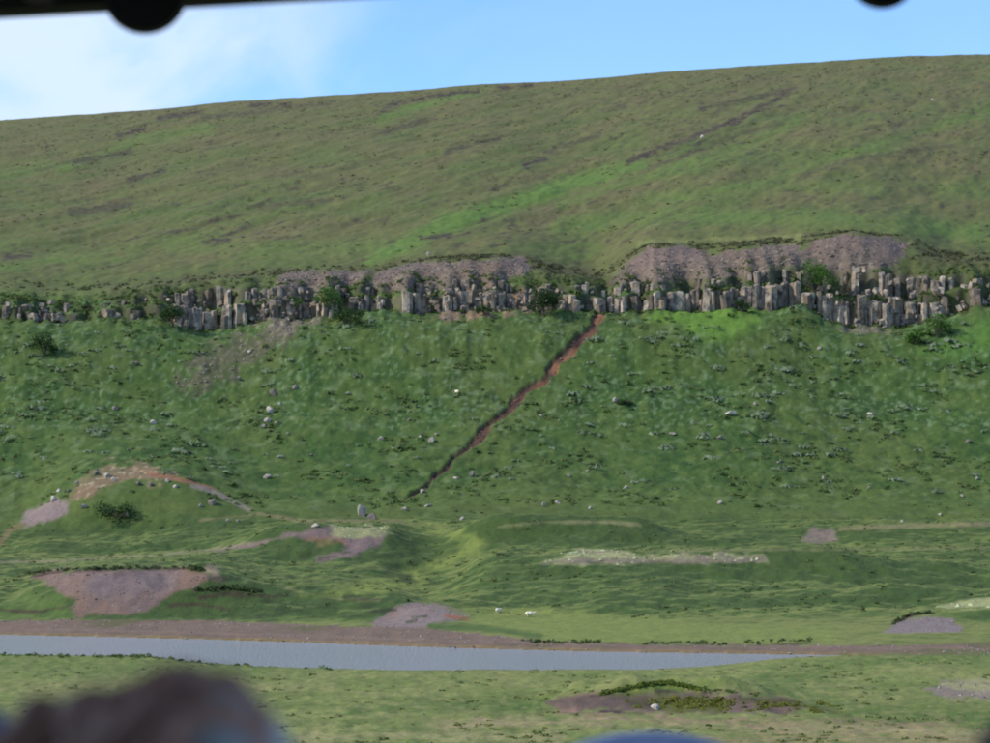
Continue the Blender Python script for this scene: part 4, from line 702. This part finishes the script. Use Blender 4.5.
for s in (-1, 1):
    arm(bm, s); cap(bm, (s*.09, 0, .07), (s*.11, .44, .06), .082, .058); cap(bm, (s*.11, .44, .06), (s*.11, .42, -.36), .055, .036); cap(bm, (s*.11, .40, -.40), (s*.12, .56, -.42), .038, .03); ell(bm, (s*.10, .35, .23), (.035, .045, .018))
    for q in range(4): a = Vector((s*(.125-.018*q), .385, .232)); cap(bm, a, a+Vector((-s*.004, .04+.006*(q in (1, 2)), -.012)), .0085, .008, 3); cap(bm, a+Vector((-s*.004, .04, -.012)), a+Vector((-s*.004, .055, -.035)), .008, .0065, 3)
    cap(bm, (s*.075, .34, .235), (s*.05, .375, .225), .011, .009, 3)
BODY = remesh(bm, .0065, 3); BODY.materials.append(M_SKIN)
bm = bmesh.new(); ell(bm, (0, 0, .5), (.18, .118, .185)); ell(bm, (0, 0, .3), (.162, .118, .19)); ell(bm, (0, 0, .14), (.178, .13, .09)); cap(bm, (-.165, 0, .605), (.165, 0, .605), .067, .067)
for s in (-1, 1): arm(bm, s, 1.28)
JKM = remesh(bm, .012, 4, 'jacket')
bm = bmesh.new(); ell(bm, (0, 0, .09), (.18, .132, .10))
for s in (-1, 1): cap(bm, (s*.09, 0, .07), (s*.11, .44, .06), .094, .07); cap(bm, (s*.11, .44, .06), (s*.11, .42, -.34), .068, .05)
TRM = remesh(bm, .012, 4, 'trousers')
def hair(kind, seed):
    bm = bmesh.new(); r = random.Random(seed); ell(bm, (0, -.012, .925), (.088, .106, .112))
    if kind == 'long':
        for _ in range(60):
            a = r.uniform(0, 6.28); e = r.uniform(-.1, 1.3); d = Vector((math.cos(a)*math.cos(e)*.085, math.sin(a)*math.cos(e)*.1-.012, math.sin(e)*.108+.93))
            if d.y > .06 and d.z < .97: continue
            cap(bm, d, d+Vector((r.uniform(-.02, .02), r.uniform(-.03, .01), -.05)), r.uniform(.008, .014), .006, 3)
        ell(bm, (-.045, -.01, .964), (.06, .075, .072)); ell(bm, (-.082, -.01, .972), (.035, .05, .06)); ell(bm, (-.122, -.01, .985), (.026, .03, .04)); ell(bm, (-.11, -.01, .94), (.03, .03, .05)); ell(bm, (-.03, -.01, .952), (.085, .09, .084)); ell(bm, (-.145, -.01, .945), (.045, .05, .055))
    vs = [v for v in bm.verts if v.co.y > .07 and v.co.z < .965]
    for v in vs: v.co.y = .07
    return remesh(bm, .006, 3, 'hair')
def person(x, y, top, hm, hmat, jm, label, rz=0, nm='hair'):
    r = empty('person', (x, y, top-1.037)); r.rotation_euler = (0, 0, rz); tag(r, label, 'person', 'passengers inside the vehicle'); link('body', BODY, None, r)
    j = link('jacket', JKM.copy(), jm, r); t = link('trousers', TRM.copy(), M_TRO, r); link(nm, hm, hmat, r)
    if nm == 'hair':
        bm = bmesh.new(); ell(bm, (.013, -.014, .921), (.078, .1, .113), 0, 3); g_ = remesh(bm, .008, 3, 'light_rim_hair'); link('light_rim_hair', g_, mat_plain('light_rim_hair', (.52, .47, .45), .6), r)  # paler shell offset to the right, window light on the hair put into colour
    return r
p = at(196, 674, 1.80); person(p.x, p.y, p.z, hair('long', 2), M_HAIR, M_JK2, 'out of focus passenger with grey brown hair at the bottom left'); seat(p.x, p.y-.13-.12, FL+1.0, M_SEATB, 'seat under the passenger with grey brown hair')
M_HATB = mat_plain('blue_knit', (.02, .09, .30), .95, 90, .3); M_HATD = mat_plain('slate_knit', (.10, .13, .18), .95, 90, .3)
p = at(-48, 690, 2.0); person(p.x, p.y, p.z, hair('cap', 3), M_HATB, M_JKT, 'blurred passenger in a blue hat cut off by the lower left corner', nm='hat'); seat(p.x, p.y-.25, FL+1.0, M_SEATB, 'seat under the passenger in the blue hat')
p = at(1056, 690, 1.7); person(p.x, p.y, p.z, hair('cap', 4), M_HATD, M_JK2, 'blurred passenger in a slate hat cut off by the lower right corner', nm='hat'); seat(p.x, p.y-.25, FL+1.0, M_SEATB, 'seat under the passenger in the slate hat')
